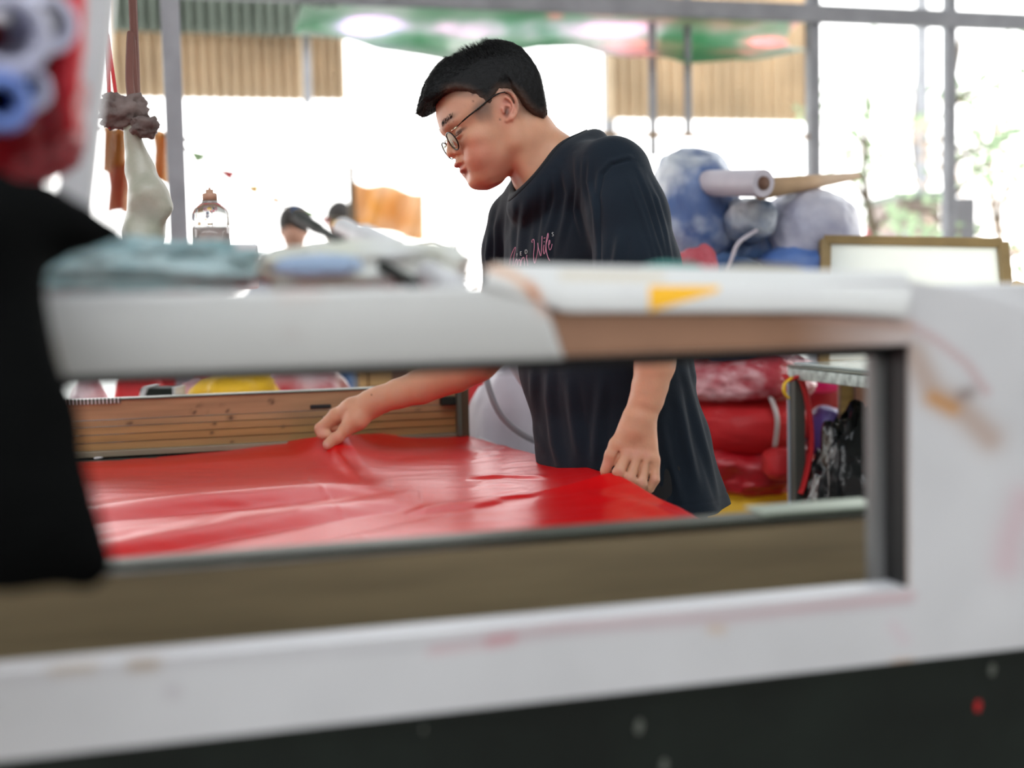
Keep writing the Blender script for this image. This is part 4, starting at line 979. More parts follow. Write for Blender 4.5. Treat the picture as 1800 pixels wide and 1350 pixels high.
# head -----------------------------------------------------------------
def loc(X, Y, Z):
    x, y, z = X - HO.x, Y - HO.y, Z - HO.z
    return [(x * a[0] + y * a[1] + z * a[2]) / SC for a in AX]
FU = [-100, -95, -88, -79, -68, -58, -45, -33, -16, 5, 17, 28, 40, 60, 75]
FF = [70, 84, 94.5, 99, 98.5, 99.5, 102, 100, 95, 93.5, 98, 103.5, 103, 99.5, 92]
FW = [20, 27, 37, 44, 50, 55, 59.5, 63, 67, 69, 70, 71, 71.5, 71, 66]
FB = [48, 40, 24, 10, -6, -10, -14, -25, -40, -50, -60, -60, -60, -60, -55]
def smooth_tab(u, xs, ys):
    xx = np.linspace(xs[0], xs[-1], 400); yy = np.interp(xx, xs, ys); kk = np.exp(-np.linspace(-2, 2, 25) ** 2); kk /= kk.sum()
    yy = np.convolve(np.pad(yy, 12, mode='edge'), kk, 'valid'); return np.interp(u, xx, yy)
def face_base(X, Y, Z):
    f, l, u = loc(X, Y, Z)
    ft, wd, bk = smooth_tab(u, FU, FF), smooth_tab(u, FU, FW), smooth_tab(u, FU, FB)
    c = np.clip((ft + bk) / 2 + 6, 20, 75) ; a = np.where(f > c, ft - c, c - bk)
    n = np.where(f > c, 2.25, 2.4); q = ((np.abs(f - c) / a) ** n + (np.abs(l) / wd) ** n) ** (1 / n) + 1e-6
    rho = np.sqrt((f - c) ** 2 + l * l); d = (rho - rho / q) * .85
    d = np.maximum(d, np.maximum(u - 74, -98 - u)); return d * SC
hc = np.array(HLc(20, 0, 0)); hv = Vol(hc - .001, hc + .001, 1)     # (only used for its helper methods)
bv.op(hc - .125, hc + .125, face_base, .012)
def E(f, l, u, rf, rl, ru, k=8, mode='u', both=True, tilt=0):
    for s in ((1, -1) if both and l else (1,)):
        ax = AX
        if tilt:
            a = math.radians(tilt); ax = (AX[0] * math.cos(a) + AX[2] * math.sin(a), AX[1], AX[2] * math.cos(a) - AX[0] * math.sin(a))
        bv.ell(HLc(f, l * s, u), ax, (rf * SC, rl * SC, ru * SC), k * SC, mode)
def C(a, c, ra, rb, k=8, mode='u', both=True, side=None, ratio=1):
    for s in ((1, -1) if both else (1,)):
        bv.cap(HLc(a[0], a[1] * s, a[2]), HLc(c[0], c[1] * s, c[2]), ra * SC, rb * SC, k * SC, mode, side, ratio)
E(14, 0, 40, 89, 76, 80, 14)                                        # cranium
C((8, 50, -46), (84, 22, -72), 12, 11, 16)                          # jaw line
C((4, 56, -20), (8, 52, -48), 12, 12, 18)
E(87, 0, -76, 14, 21, 9, 10)                                     # chin
E(68, 44, -16, 22, 20, 15, 16)                                      # cheek bone
E(76, 36, -46, 20, 20, 20, 18)                                      # cheek
C((98, 8, 29), (84, 46, 28), 7.5, 7.5, 10)                          # brow ridge
E(103, 31, 10, 17, 16, 12, 10, 's')                                 # socket
E(80, 31, 9, 14, 15.5, 12.5, 4)                                     # lidded eye
C((94.2, 26, 5.5), (87, 44, 5.0), 1.4, 1.2, 2.5, 's')               # lid slit
C((95, 24, 2.2), (86, 45, 2.0), 2.2, 2.0, 4)                        # lower lid
C((94, 22, 14), (87, 45, 15), 1.2, 1.2, 4, 's')                     # lid crease
C((95, 0, 20), (107, 0, -10), 6.0, 8.4, 8, 'u', False, V3(HL_), 1.05)  # nose bridge
E(107.5, 0, -13.5, 10, 10.5, 8.4, 5)                                 # nose tip
E(100, 13, -17.5, 9, 6.8, 7, 4.5)                               # nose wings
E(106, 6.5, -22.5, 5, 2.8, 3.6, 2, 's')
C((91, 21, -12), (93, 21, -22), 2.0, 1.8, 4, 's')                           # nostrils
C((94, 24, -28), (86, 33, -44), 1.2, 1.0, 8, 's')                   # laugh line
E(100.5, 0, -31, 7, 10, 8, 8)
E(105.5, 0, -37.2, 8.6, 19, 5.0, 4, tilt=12)                        # upper lip
E(101.5, 0, -49.8, 7.6, 17, 5.6, 4, tilt=-8)                        # lower lip
C((112, 0, -43.4), (104, 15, -44), .9, .9, 2, 's'); C((104, 15, -44), (94, 26, -45), .9, 1.0, 2, 's')
E(90, 28, -45, 3.5, 3.5, 3.5, 7, 's')
E(108, 0, -61, 6, 20, 4, 7, 's')
# ears
def ear(s):
    B = lambda px, py, l: HLc(*[(hf(px, py, l)[0]), l * s, hf(px, py, l)[2]])
    kk = SC
    bv.cap(B(889, 180, 72), B(897, 200, 73), 13.0 * kk, 9.5 * kk, 4 * kk, 'u', V3(HL_), .30)
    out = [(880, 186, 71), (877, 175, 73), (881, 165, 75), (890, 161, 77), (900, 166, 79), (907, 178, 80), (909, 191, 79), (905, 203, 77), (899, 211, 75)]
    o = cr([B(*p) for p in out], 3)
    for i in range(len(o) - 1): bv.cap(o[i], o[i + 1], 3.1 * kk, 3.1 * kk, 2.0 * kk)
    bv.cap(B(898, 208, 75), B(891, 213, 73), 4.6 * kk, 3.6 * kk, 3 * kk)
    bv.cap(B(891, 177, 79), B(897, 182, 79.5), 6.6 * kk, 5.4 * kk, 2 * kk, 's')
    bv.cap(B(892, 192, 79), B(890, 201, 78), 6.6 * kk, 4.6 * kk, 2 * kk, 's')
    an = cr([B(889, 172, 76), B(897, 178, 77.5), B(902, 188, 78), B(900, 198, 77), B(894, 206, 76)], 3)
    for i in range(len(an) - 1): bv.cap(an[i], an[i + 1], 2.1 * kk, 2.1 * kk, 2 * kk)
    bv.cap(B(881, 186, 73), B(895, 188, 76), 1.9 * kk, 1.6 * kk, 2 * kk)
    bv.cap(B(884, 192, 75), B(886, 199, 75), 2.6 * kk, 2.6 * kk, 3 * kk)
ear(1); ear(-1)
V, Q = bv.mesh(); del bv
print('body', len(V))

def locv(V):
    p = (np.asarray(V) - np.array(HO)) / SC; return p @ AX[0], p @ AX[1], p @ AX[2]
f, l, u = locv(V)
al = np.abs(l); fp = f * .978 - al * .208 + 14.6
vx = 895 - .906 * fp - .423 * u; vy = 197 + .423 * fp - .906 * u
skin = np.array([.60, .315, .195]); colr = np.tile(skin, (len(V), 1))
head = (f > -110) & (f < 140) & (u > -110) & (u < 140) & (al < 95)
def tint(x, y, rx, ry, c, s, mask, ang=0):
    a = math.radians(ang); dx, dy = vx - x, vy - y; ex = dx * math.cos(a) + dy * math.sin(a); ey = -dx * math.sin(a) + dy * math.cos(a)
    g = (np.exp(-((ex / rx) ** 2 + (ey / ry) ** 2) ** 1.3) * s * mask)[:, None]; colr[:] = colr * (1 - g) + np.array(c) * g
side = head & (al > 14)
tint(840, 268, 36, 26, (.56, .20, .13), .75, side, 20)  # cheek blush, with the red sheet's bounce light painted in
tint(865, 290, 40, 20, (.54, .22, .145), .6, side, 0)
tint(800, 190, 26, 30, (.62, .37, .27), .5, head)
tint(892, 188, 19, 30, (.60, .24, .18), .75, head & (al > 60))
tint(891, 198, 5, 9, (.10, .03, .02), .9, head & (al > 60))  # hollow of the ear: its shade painted dark into the skin
tint(889, 180, 6, 5, (.36, .11, .08), .6, head & (al > 60))
tint(803, 287, 14, 5.5, (.48, .17, .15), .85, head & (al < 30) & (f > 84), 14)
tint(812, 301, 12, 6.5, (.50, .19, .165), .85, head & (al < 28) & (f > 84), 20)
tint(806, 293, 22, 1.8, (.22, .06, .05), .8, head & (al < 30) & (f > 84), 12)
tint(790, 207, 15, 5.5, (.12, .075, .055), .62, head & (al > 9) & (f > 70), -24)
tint(776, 222, 6, 4, (.2, .12, .09), .4, head & (al > 9) & (f > 70), -24)
tint(807, 229, 13, 3.2, (.06, .03, .025), .9, head & (al > 16) & (f > 76), -22)
tint(797, 275, 4, 2.6, (.16, .04, .03), .8, head & (al < 12) & (f > 90))
tint(844, 205, 9, 14, (.16, .11, .085), .55, side, -25); tint(850, 190, 22, 14, (.11, .08, .065), .75, side, -35); tint(858, 200, 9, 18, (.16, .11, .085), .55, side, -20)
tint(815, 165, 45, 10, (.09, .065, .055), .6, side, 5); tint(930, 180, 26, 26, (.10, .075, .06), .7, head & (f < -10)); tint(900, 158, 30, 9, (.10, .075, .06), .7, side)
for x, y in ((879, 211), (832, 181), (984, 265), (831, 169)): tint(x, y, 1.7, 1.7, (.10, .04, .03), .9, np.ones(len(V)))
wx, wy = proj(V)
def wtint(x, y, rx, ry, c, s):
    g = (np.exp(-(((wx - x) / rx) ** 2 + ((wy - y) / ry) ** 2) ** 1.2) * s)[:, None]; colr[:] = colr * (1 - g) + np.array(c) * g
for x, y in ((1102, 793), (1119, 796), (1136, 799), (1088, 830), (1108, 842), (1128, 850), (1150, 843), (563, 752), (590, 768)): wtint(x, y, 9, 8, (.60, .27, .20), .5)
for x, y in ((1068, 815), (570, 786), (565, 765)): wtint(x, y, 10, 9, (.64, .31, .24), .5)
wtint(574, 783, 5, 4.5, (.66, .42, .36), .7); wtint(653, 694, 1.6, 1.6, (.12, .05, .03), .9)
vnz = np.array([noise.noise(Vector(p) * 60) for p in V[::1]]) if len(V) < 700000 else 0
colr *= (1 + .05 * vnz)[:, None]
man = thing('person', (P(1120, 900, 2.31).x, P(1120, 900, 2.31).y, 0), 'young man in navy t-shirt and glasses bending over the red sheet', 'person')
me = npmesh(V, Q); setcol(me, colr)
M_skin = mat('skin', (1, 1, 1), .48, var=.03, scale=70, attr='Col', sub=.35, bump=.06, bscale=260, spec=.4)
body = link('body', me, M_skin, man)
sm = body.modifiers.new('s', 'SMOOTH'); sm.factor = .5; sm.iterations = 2

# shirt ------------------------------------------------------------------
sv = Vol((-.22, 1.90, .66), (.46, 2.62, 1.50), .0026)
sp_ = [P(1008, 366, 2.29), P(1024, 440, 2.30), P(1059, 640, 2.31), P(1092, 790, 2.31), P(1118, 900, 2.31), P(1136, 1000, 2.31)]
sv.chain(sp_, [.098, .118, .126, .128, .130, .132], .035, ST, 1.48)
sv.cap(P(978, 296, 2.28), P(1068, 302, 2.14), .040, .052, .06)
sv.cap(P(968, 318, 2.29), P(910, 388, 2.41), .044, .046, .05)
sv.chain([P(1082, 303, 2.13), P(1102, 380, 2.10), P(1120, 470, 2.075), P(1128, 520, 2.06)], [.056, .061, .064, .065], .03)
sv.chain([P(906, 388, 2.42), P(896, 440, 2.44), P(893, 510, 2.46)], [.046, .047, .048], .03)
# neck opening
nc = P(965, 292, 2.265); na = (P(1015, 244, 2.30) - P(914, 340, 2.23)) / 2; nb_ = (tcam * .062 + _r * .012 + _u * .004); nn = na.cross(nb_).normalized()
if nn.dot(_u) < 0: nn = -nn
la, lb = na.length, nb_.length; Ah = na / la; Bh = (nb_ - Ah * nb_.dot(Ah)).normalized()
for i in range(24):
    a0, a1 = 2 * math.pi * i / 24, 2 * math.pi * (i + 1) / 24
    q = [nc + (na * math.cos(a) + Bh * lb * math.sin(a)) * 1.11 - nn * (.021 + .006 * max(0, math.cos(a0))) for a in (a0, a1)]
    sv.cap(q[0], q[1], .013, .013, .03)
def hole(X, Y, Z):
    x, y, z = X - nc.x, Y - nc.y, Z - nc.z
    a = x * Ah.x + y * Ah.y + z * Ah.z; b_ = x * Bh.x + y * Bh.y + z * Bh.z; n = x * nn.x + y * nn.y + z * nn.z
    q = np.sqrt((a / la) ** 2 + (b_ / lb) ** 2) + 1e-6; rr = np.sqrt(a * a + b_ * b_)
    return np.maximum(rr - rr / q, -.06 - n)
sv.op(np.array(nc) - .12, np.array(nc) + .12, hole, .004, 's')
V, Q = sv.mesh(); del sv
me = npmesh(V, Q); No = getno(me); wx, wy = proj(V)
facing = np.clip((No @ np.array(tcam)) * 1.6 + .25, 0, 1)
dsp = np.zeros(len(V))
def crease(pts, wd, amp, shp=1.0, taper=True):
    global dsp
    d, s, t = seg_dist(wx, wy, pts); tp_ = (np.sin(np.clip(t, .02, .98) * math.pi) ** .7) if taper else 1
    dsp = dsp + facing * tp_ * amp * (np.exp(-(d / wd) ** 2) - shp * .55 * np.exp(-((d - wd * 1.7) / (wd * .9)) ** 2))
for pts, wd, am in (
    ([(885, 352), (874, 400), (872, 460), (880, 520)], 5, .005), ([(893, 350), (890, 400), (888, 460), (892, 520)], 4.5, .0045), ([(902, 352), (898, 420), (900, 500)], 4.5, .004),
    ([(925, 348), (918, 390), (912, 450), (912, 520)], 7, .004), ([(962, 318), (960, 360), (952, 420), (950, 500)], 6, .0045), ([(976, 305), (976, 350), (962, 410), (960, 490)], 5, .005),
    ([(990, 295), (1000, 340), (994, 380), (980, 440)], 6, .0045), ([(1012, 270), (1014, 330), (1010, 370), (1025, 420)], 4, .004), ([(1024, 280), (1022, 320), (1025, 370)], 4, .0035),
    ([(1036, 280), (1033, 320), (1046, 370), (1050, 420)], 5, .004), ([(860, 410), (856, 450), (866, 500)], 4, .004),
    ([(1118, 290), (1142, 340), (1160, 400), (1176, 465)], 4, .0035), ([(1112, 305), (1138, 370), (1160, 440), (1172, 500)], 4, .0032), ([(1100, 300), (1128, 370), (1148, 430), (1160, 490)], 5, .003),
    ([(1130, 300), (1155, 350), (1172, 410), (1186, 480)], 3.5, .0035), ([(1090, 410), (1085, 450), (1076, 500)], 8, .005), ([(1135, 420), (1140, 460), (1150, 500)], 6, .003),
    ([(937, 640), (935, 700), (940, 770)], 6, .005), ([(965, 640), (965, 700), (975, 780), (990, 830)], 8, .006), ([(1000, 660), (1010, 740), (1020, 810)], 9, .006), ([(920, 660), (930, 740), (950, 790)], 5, .004),
    ([(1200, 640), (1222, 720), (1245, 800), (1268, 880)], 6, .005), ([(1190, 690), (1205, 770), (1225, 860)], 8, .006), ([(1170, 760), (1180, 820), (1200, 890)], 7, .005), ([(1060, 660), (1050, 760), (1045, 820)], 9, .005),
    ([(1212, 630), (1240, 720), (1262, 800)], 3, .003), ([(1160, 870), (1165, 800), (1160, 720)], 9, .005)): crease(pts, wd, am)
d, s, t = seg_dist(wx, wy, [(1104, 281), (1075, 288), (1058, 306), (1051, 345), (1053, 400), (1055, 480), (1056, 520)])
dsp -= facing * .0035 * np.exp(-(d / 2.6) ** 2); dsp += facing * .002 * np.exp(-((d * s - 6) / 4) ** 2)
hemx = V @ np.array([0, 0, 1.])
dsp += np.array([.0035 * noise.noise(Vector((p[0] * 9, p[1] * 9, p[2] * 3.5))) + .0014 * noise.noise(Vector((p[0] * 24, p[1] * 24, p[2] * 9))) for p in V])
ZH = .784
g = np.exp(-((V[:, 2] - ZH - .022) / .002) ** 2); dsp -= .0012 * g; dsp += .006 * np.clip((ZH + .12 - V[:, 2]) / .12, 0, 1) * np.sin(np.arctan2(V[:, 1] - 2.3, V[:, 0] - .25) * 9)
V2 = V + No * dsp[:, None]
me.vertices.foreach_set('co', V2.astype(np.float32).ravel()); me.update()
bm = bmesh.new(); bm.from_mesh(me)
def cut(co_, no_):
    bmesh.ops.bisect_plane(bm, geom=bm.verts[:] + bm.edges[:] + bm.faces[:], plane_co=co_, plane_no=no_, clear_outer=True)
cut(Vector((.25, 2.25, ZH)), Vector((.02, 0, -1)).normalized())
# sleeve ends: cut only near the sleeves
def cutlocal(co_, no_, rad):
    gm = [v for v in bm.verts if (v.co - co_).length < rad]
    fs = set(fc for v in gm for fc in v.link_faces); es = set(e for fc in fs for e in fc.edges); vs = set(v for fc in fs for v in fc.verts)
    bmesh.ops.bisect_plane(bm, geom=list(vs) + list(es) + list(fs), plane_co=co_, plane_no=no_)
    kill = [v for v in bm.verts if (v.co - co_).length < rad and (v.co - co_).dot(no_) > 1e-5]
    bmesh.ops.delete(bm, geom=kill, context='VERTS')
cl = P(1128, 505, 2.06); nl = (P(1128, 520, 2.06) - P(1120, 470, 2.075)).normalized(); 
crr = P(893, 478, 2.455); nr = Vector((-.15, .05, -1)).normalized()
# neck cap: remove what lies inside the neck opening
kill = []
for v in bm.verts:
    p = v.co - nc; a = p.dot(Ah) / la; b_ = p.dot(Bh) / lb
    if a * a + b_ * b_ < 1.02 and p.dot(nn) > -.075 : 
        q = abs(math.sqrt(a * a + b_ * b_) - 1)
        if math.sqrt(a * a + b_ * b_) < .93: kill.append(v)
bmesh.ops.delete(bm, geom=kill, context='VERTS')
bm.to_mesh(me); bm.free()
M_shirt = mat('navy_cotton', (.0065, .0125, .021), .85, var=.14, scale=5, bump=.12, bscale=420, sheen=.05, spec=.2)
shirt = link('t_shirt', me, M_shirt, man)
k = shirt.modifiers.new('sm', 'SMOOTH'); k.factor = .5; k.iterations = 1
k = shirt.modifiers.new('s', 'SOLIDIFY'); k.thickness = .0018; k.offset = -1
# collar: a rib band laid on the cloth around the neck opening
from mathutils.bvhtree import BVHTree
dg = bpy.context.evaluated_depsgraph_get(); bvh = BVHTree.FromObject(shirt, dg)
NR = 72; outer = []; hts = []
for i in range(NR):
    a = 2 * math.pi * i / NR; q = nc + (na * math.cos(a) + Bh * lb * math.sin(a)) * 1.16
    h_ = bvh.ray_cast(q + nn * .09, -nn, .2); hts.append((h_[0] - nc).dot(nn) if h_[0] else None)
hts = [x if x is not None else 0 for x in hts]
for _ in range(3): hts = [(hts[i - 1] + 2 * hts[i] + hts[(i + 1) % NR]) / 4 for i in range(NR)]
b = MB(); prof = [(1.20, -.0015), (1.19, .0008), (1.12, .0026), (1.04, .0040), (.985, .0042), (.965, .0025), (.975, -.004)]; KP = len(prof); V_ = []
for i in range(NR):
    a = 2 * math.pi * i / NR; r_ = na * math.cos(a) + Bh * lb * math.sin(a)
    for (k_, e_) in prof: V_.append(nc + r_ * k_ + nn * (hts[i] + e_))
b.add(V_, [(i * KP + k, ((i + 1) % NR) * KP + k, ((i + 1) % NR) * KP + k + 1, i * KP + k + 1) for i in range(NR) for k in range(KP - 1)])
b.build('collar', mat('navy_rib', (.005, .009, .014), .88, var=.15, scale=90), shirt, True, solid=.0014)

# print on the chest: strokes wrapped on the cloth
M_print = mat('pink_print', (.62, .26, .38), .6, var=.05); M_printw = mat('white_print', (.55, .60, .58), .6, var=.05)
def onshirt(px, py):
    d = ray(px, py); h_ = bvh.ray_cast(CAM, d); return (h_[0] - d.normalized() * .0006, h_[1]) if h_[0] else (None, None)
zx = lambda x: 870 + x / 12.857; zy = lambda y: 390 + y / 12.857
def stroke_print(pts, wd, m, nm, seg=6):
    pp = cr([(zx(x), zy(y), 0) for x, y in pts], seg) if len(pts) > 2 else [Vector((zx(x), zy(y), 0)) for x, y in pts]
    q = [onshirt(p.x, p.y)[0] for p in pp]; q = [x for x in q if x is not None]
    if len(q) > 1:
        b = MB(); b.tube(q, wd, 6, cap=True); b.build(nm, m, shirt, True)
for s_ in ([(845, 470), (835, 430), (865, 395), (885, 420), (890, 560), (875, 760), (895, 935), (945, 780), (975, 600), (970, 480), (985, 600), (1035, 770), (1055, 600), (1065, 320)],
           [(1110, 520), (1095, 640), (1110, 725), (1140, 660), (1150, 560), (1165, 420), (1195, 260), (1205, 330), (1160, 500), (1160, 620), (1190, 780), (1240, 880)],
           [(1105, 370), (1135, 360)], [(1112, 460), (1114, 440)],
           [(1215, 530), (1240, 480), (1240, 420), (1222, 430), (1212, 540), (1235, 630), (1270, 600), (1292, 500)],
           [(330, 980), (350, 830), (400, 680), (455, 575), (465, 620), (430, 780), (400, 1000)],
           [(440, 1000), (470, 880), (500, 850), (500, 1000)], [(500, 1000), (540, 860), (570, 880), (565, 1000)], [(585, 1000), (600, 860), (645, 800), (665, 860), (670, 1000)], [(720, 750), (715, 830), (735, 900), (740, 1000)]):
    stroke_print(s_, .00062, M_print, 'script_lettering')
for s_ in ([(490, 725), (510, 722)], [(500, 722), (500, 780)], [(572, 675), (572, 755)], [(572, 675), (600, 672)], [(572, 715), (595, 713)], [(572, 755), (602, 752)],
           [(682, 640), (685, 715), (715, 708), (728, 670), (710, 635), (682, 640)], [(1325, 245), (1300, 240), (1290, 262), (1320, 290), (1318, 315), (1292, 318)]):
    stroke_print(s_, .0005, M_printw, 'small_lettering')

# trousers and shoes ----------------------------------------------------------
hx, hy = man.location.x, man.location.y
FD = Vector((-EX.x, -EX.y, 0)); SD = Vector((-FD.y, FD.x, 0))
tv = Vol((hx - .36, hy - .36, -.01), (hx + .36, hy + .36, .95), .008)
foot = {}
for s in (-1, 1):
    hip = Vector((hx, hy, .86)) + SD * s * .085; kn = Vector((hx, hy, .47)) + SD * s * .10 + FD * .02; an = Vector((hx, hy, .10)) + SD * s * .11 - FD * .01; foot[s] = an
    tv.chain([hip, kn, an], [.098, .076, .062], .04)
tv.cap(Vector((hx, hy, .80)), Vector((hx, hy, .90)), .10, .098, .04, 'u', SD, 1.35)
V, Q = tv.mesh(); link('trousers', npmesh(V, Q), mat('black_trousers', (.008, .008, .009), .85, var=.2, bump=.1), man)
for s in (-1, 1):
    v_ = Vol(np.array(foot[s]) - [.22, .22, .12], np.array(foot[s]) + [.22, .22, .08], .006)
    a = foot[s]; v_.cap(Vector((a.x, a.y, .05)) - FD * .02, Vector((a.x, a.y, .042)) + FD * .15, .042, .036, .02, 'u', Vector((0, 0, 1)), .9)
    v_.cap(Vector((a.x, a.y, .10)), Vector((a.x, a.y, .06)), .045, .045, .02)
    V, Q = v_.mesh(); V[:, 2] = np.maximum(V[:, 2], .004); link('shoe', npmesh(V, Q), M_black, man)

# hair --------------------------------------------------------------------
pt = [(733, 178, 0), (742, 140, 0), (755, 116, 0), (774, 91, 0), (799, 72, 0), (821, 61, 0), (844, 55, 0), (872, 56, 0), (893, 64, 0), (909, 77, 0), (925, 102, 0), (938, 128, 0), (943, 150, 0), (949, 178, 0), (955, 198, 10), (950, 206, 30),
      (936, 199, 55), (922, 184, 66), (911, 168, 70), (897, 158, 72), (878, 160, 72), (868, 176, 71), (862, 190, 70), (852, 186, 70), (838, 176, 69), (820, 164, 66), (800, 160, 62), (780, 164, 50), (766, 173, 30), (755, 180, 12), (745, 184, 5)]
poly = [(hf(*p)[0], hf(*p)[2]) for p in pt]; poly.append(poly[0])
def inside(x, y, pl):
    r = np.zeros(np.shape(x), bool)
    for (x1, y1), (x2, y2) in zip(pl[:-1], pl[1:]):
        c_ = ((y1 > y) != (y2 > y)) & (x < (x2 - x1) * (y - y1) / (y2 - y1 + 1e-12) + x1); r ^= c_
    return r
def hair_fn(X, Y, Z):
    f, l, u = loc(X, Y, Z); sh = f.shape; f, l, u = [np.broadcast_to(a, sh).ravel() for a in (f, l, u)]
    nzz = 1.2 * np.sin(f * .35 + u * .1) * np.cos(l * .3)
    e = np.sqrt(((f - 8) / 185) ** 2 + (l / 81.0) ** 2 + ((u - 32) / 122) ** 2); de = (e - 1) * 85
    e2 = np.sqrt(((f - 14) / 89) ** 2 + (l / 76.) ** 2 + ((u - 40) / 80) ** 2) + 1e-6; dh = (e2 - 1) * np.sqrt((f - 14) ** 2 + l ** 2 + (u - 40) ** 2) / e2
    ss = np.clip((u - 46) / 46, 0, 1); ss = ss * ss * (3 - 2 * ss); th = 3.6 + 20 * ss + 34 * np.clip((f - 35) / 65, 0, 1) * np.clip((72 - np.abs(l)) / 40, 0, 1) + 45 * np.clip((-22 - f) / 30, 0, 1)
    de = np.maximum(de, dh - th)
    d, _, _ = seg_dist(f, u, poly); d = np.where(inside(f, u, poly), -d, d)
    k = 9; hh = np.maximum(k - np.abs(de - d), 0) / k; r = np.maximum(de, d) + hh * hh * k * .25
    return (r.reshape(sh) * SC)
c_ = np.array(HLc(10, 0, 55)); hv = Vol(c_ - .145, c_ + .145, .0021); hv.op(c_ - .13, c_ + .13, hair_fn, .0001)
V, Q = hv.mesh(); me = npmesh(V, Q); No = getno(me)
f, l, u = locv(V); al = np.abs(l); fp = f * .978 - al * .208 + 14.6; vx = 895 - .906 * fp - .423 * u; vy = 197 + .423 * fp - .906 * u
low, _, _ = seg_dist(f, u, [poly[i] for i in range(14, 29)])
edge = np.clip(1 - low / 17, 0, 1) * (al > 35) * np.clip((100 - f) / 20, 0, 1)
hcv = np.tile(np.array([.0042, .0042, .0043]), (len(V), 1)); hcv = hcv * (1 - edge[:, None] ** 1.3) + np.array([.085, .05, .036]) * edge[:, None] ** 1.3
jit = np.array([.9 * noise.noise(Vector((a_ * .14, b_ * .5, c__ * .14))) for a_, b_, c__ in zip(f, l, u)]) * SC
V = V + No * jit[:, None]; me.vertices.foreach_set('co', V.astype(np.float32).ravel()); setcol(me, hcv)
M_hair = mat('black_hair', (1, 1, 1), .55, var=.3, scale=200, attr='Col', bump=.2, bscale=300, spec=.18)
hair = link('hair', me, M_hair, man)
# strands
rng = random.Random(5); sv_ = []; sf = []; sc_ = []
cand = np.arange(len(V))
def strand(p, d, L, w, c):
    a = d.cross(Vector((rng.random(), rng.random(), rng.random()))).normalized() * w; b2 = d.cross(a).normalized() * w
    bend = Vector((0, 0, -1)) * L * .12; i0 = len(sv_); m_ = p + d * L * .55; t_ = p + d * L + bend
    for q in (p + a, p - a * .5 + b2 * .8, p - a * .5 - b2 * .8, m_ + a * .7, m_ - a * .35 + b2 * .55, m_ - a * .35 - b2 * .55, t_): sv_.append(q); sc_.append(c)
    for x in range(3):
        y = (x + 1) % 3; sf.append((i0 + x, i0 + y, i0 + 3 + y, i0 + 3 + x)); sf.append((i0 + 3 + x, i0 + 3 + y, i0 + 6))
n_s = 0
for i in rng.choices(range(len(V)), k=16000):
    if f[i] < 92 and al[i] < 30 and u[i] < 60 and f[i] > 0: continue
    nrm = Vector(No[i]); p = Vector(V[i]) - nrm * .0015
    F_, U_ = HF, HU
    if u[i] > 78 and al[i] < 66:                                   # top: spiky, upright towards the crown
        cw = math.exp(-((f[i] + 5) / 38) ** 2); fr = max(0, (f[i] - 55) / 60)
        d = (nrm * (.55 + .5 * cw) + U_ * .55 * cw + F_ * (.9 + fr) * (1 - .55 * cw) - U_ * fr * .8 + Vector((rng.gauss(0, .22), rng.gauss(0, .22), rng.gauss(0, .22)))).normalized(); L = rng.uniform(.005, .009) + .012 * cw * rng.random()
    elif f[i] > 85:
        d = (F_ * .6 - U_ * .8 + nrm * .3 + Vector((rng.gauss(0, .15), rng.gauss(0, .15), rng.gauss(0, .15)))).normalized(); L = rng.uniform(.003, .007)
    else:
        d = (-U_ * .9 + nrm * .30 - F_ * .25 + Vector((rng.gauss(0, .12), rng.gauss(0, .12), rng.gauss(0, .12)))).normalized(); L = rng.uniform(.0025, .005)
    strand(p, d, L, .00032, hcv[i] * rng.uniform(.8, 1.4)); n_s += 1
me = meshof(sv_, sf); setcol(me, np.array(sc_)); o = link('hair_strands', me, M_hair, hair, False); o['kind'] = 'stuff'

# eyebrow hairs
sv_ = []; sf = []; sc_ = []
for s in (1, -1):
    for k in range(150):
        t = rng.random(); x = 776 + 24 * t; y = 213 - 9 * t + rng.gauss(0, 2.6); lt = 14 + 30 * t
        q = HLc(*(lambda a: (a[0] - .5 - 2 * t, lt * s, a[2]))(hf(x, y, lt)))
        rayd = HF; strand(q, (-HF * .1 + HU * .35 + HL_ * s * .9).normalized(), .006, .00025, np.array([.02, .014, .012]))
bodyb = BVHTree.FromObject(body, dg)
snap = []
for i in range(0, len(sv_), 7):
    h_ = bodyb.find_nearest(sv_[i]); off = (h_[0] + h_[1] * .0004) - sv_[i]
    for k in range(7): sv_[i + k] = sv_[i + k] + off
me = meshof(sv_, sf); setcol(me, np.array(sc_)); o = link('eyebrows', me, M_hair, man, False); o['kind'] = 'stuff'
# eyes and lashes
for s in (1, -1):
    bm = bmesh.new(); bmesh.ops.create_uvsphere(bm, u_segments=24, v_segments=16, radius=11.6 * SC); me = bpy.data.meshes.new('eye'); bm.to_mesh(me); bm.free()
    o = link('eyeball', me, mat('eye_white', (.55, .50, .46), .2), man); o.matrix_world = Matrix.Translation(HLc(80, 31 * s, 9))
    b = MB(); b.tube(cr([HLc(97, 22 * s, 6.0), HLc(96.5, 30 * s, 4.5), HLc(93, 38 * s, 4.4), HLc(87, 46.5 * s, 5.5)], 6), .0007, 6, flat=.7); b.build('eyelash', M_hair0, man, True)
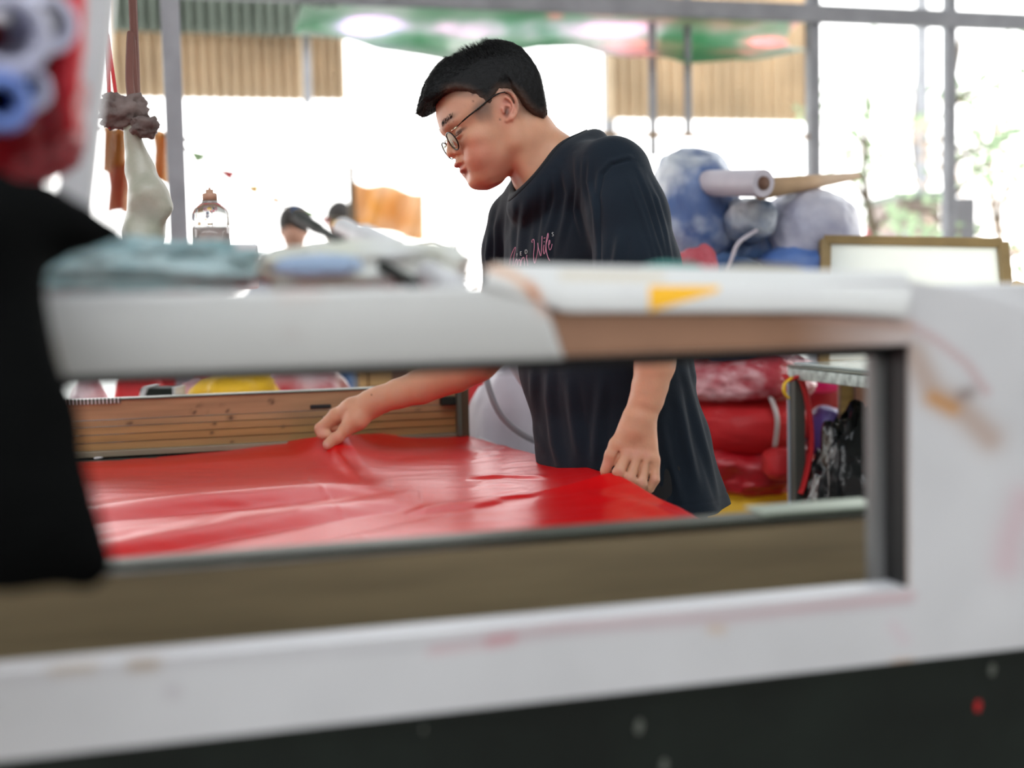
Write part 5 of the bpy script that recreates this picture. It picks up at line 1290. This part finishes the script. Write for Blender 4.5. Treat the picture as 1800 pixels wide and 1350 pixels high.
# glasses -------------------------------------------------------------------
gl = bpy.data.objects.new('glasses', None); COL.objects.link(gl); gl.parent = man; gl.location = Vector(HLc(106, 0, 0)) - man.location
def gchild(mb, name, m, **k):
    o = mb.build(name, m, None, **k); o.parent = gl; o.matrix_parent_inverse = Matrix.Translation(-(man.location + gl.location)); return o
M_fr = mat('dark_frame', (.012, .010, .009), .25, .6); M_gold = mat('pale_metal', (.55, .46, .32), .25, .9)
M_lens = bpy.data.materials.new('lens'); M_lens.use_nodes = True
n = M_lens.node_tree.nodes; L_ = M_lens.node_tree.links; n.remove(n['Principled BSDF'])
gs = n.new('ShaderNodeBsdfGlossy'); gs.inputs['Roughness'].default_value = .03; gs.inputs['Color'].default_value = (.95, 1, .9, 1); tr = n.new('ShaderNodeBsdfTransparent'); tr.inputs[0].default_value = (.93, .95, .92, 1); fr = n.new('ShaderNodeFresnel'); fr.inputs[0].default_value = 1.55
mx = n.new('ShaderNodeMixShader'); L_.new(fr.outputs[0], mx.inputs[0]); L_.new(tr.outputs[0], mx.inputs[1]); L_.new(gs.outputs[0], mx.inputs[2]); L_.new(mx.outputs[0], n['Material Output'].inputs[0])
LF, LU = 106.5, -1.5; tl = math.radians(11)
for s in (1, -1):
    pts = []; c0 = (LF, 33 * s, LU)
    for k in range(40):
        a = 2 * math.pi * k / 40; x = 22 * math.cos(a); y = 17 * math.sin(a)
        pts.append(HLc(c0[0] + y * math.sin(tl) - abs(x * s + 10) * .06, c0[1] + x, c0[2] + y * math.cos(tl)))
    b = MB(); b.tube(pts, .00125, 8, closed=True); gchild(b, 'rim', M_fr, smooth=True)
    b = MB(); b.tube([q.lerp(HLc(*c0), .06) - HF * .0006 for q in pts], .0006, 6, closed=True); gchild(b, 'rim_lining', M_gold, smooth=True)
    cc = HLc(c0[0] + .6, c0[1], c0[2]); me = meshof([cc] + pts, [(0, 1 + k, 1 + (k + 1) % 40) for k in range(40)]); o = link('lens', me, M_lens); o.parent = gl; o.matrix_parent_inverse = Matrix.Translation(-(man.location + gl.location))
    hg = hf(805, 223, 58)
    tpz = [(LF - 1, 56 * s, LU + 12), (hg[0], 60 * s, hg[2])] + [(lambda q: (q[0], q[1] * s, q[2]))(hf(x, y, l_)) for x, y, l_ in ((822, 209, 70), (845, 191, 76), (862, 176, 79), (877, 167, 81), (888, 164, 80))]
    q = [HLc(*t_) for t_ in tpz]
    b = MB(); b.tube(cr(q, 5), [.0010] * 8 + [.0017] * 18 + [.0012] * 5, 8, flat=.8); gchild(b, 'temple', M_fr, smooth=True)
    b = MB(); b.tube([q[0], q[1].lerp(q[0], .2)], .0017, 8); gchild(b, 'hinge', M_gold, smooth=True)
    tip = [HLc(*(lambda q: (q[0], q[1] * s, q[2]))(hf(x, y, l_))) for x, y, l_ in ((888, 164, 77), (900, 166, 75), (908, 176, 73), (911, 182, 72.5))]
    b = MB(); b.tube(cr(tip, 4), .0016, 8); gchild(b, 'temple_tip', M_fr, smooth=True)
b = MB(); b.tube(cr([HLc(LF, 11, LU + 7), HLc(LF + 3.5, 4, LU + 11), HLc(LF + 3.5, -4, LU + 11), HLc(LF, -11, LU + 7)], 5), .0010, 8); gchild(b, 'bridge', M_gold, smooth=True)
for s in (1, -1):
    b = MB(); b.tube([HLc(LF - 5, 10.5 * s, LU + 2), HLc(LF - 6, 12 * s, LU - 7)], .0022, 8, flat=.5); gchild(b, 'nose_pad', M_glass, smooth=True)
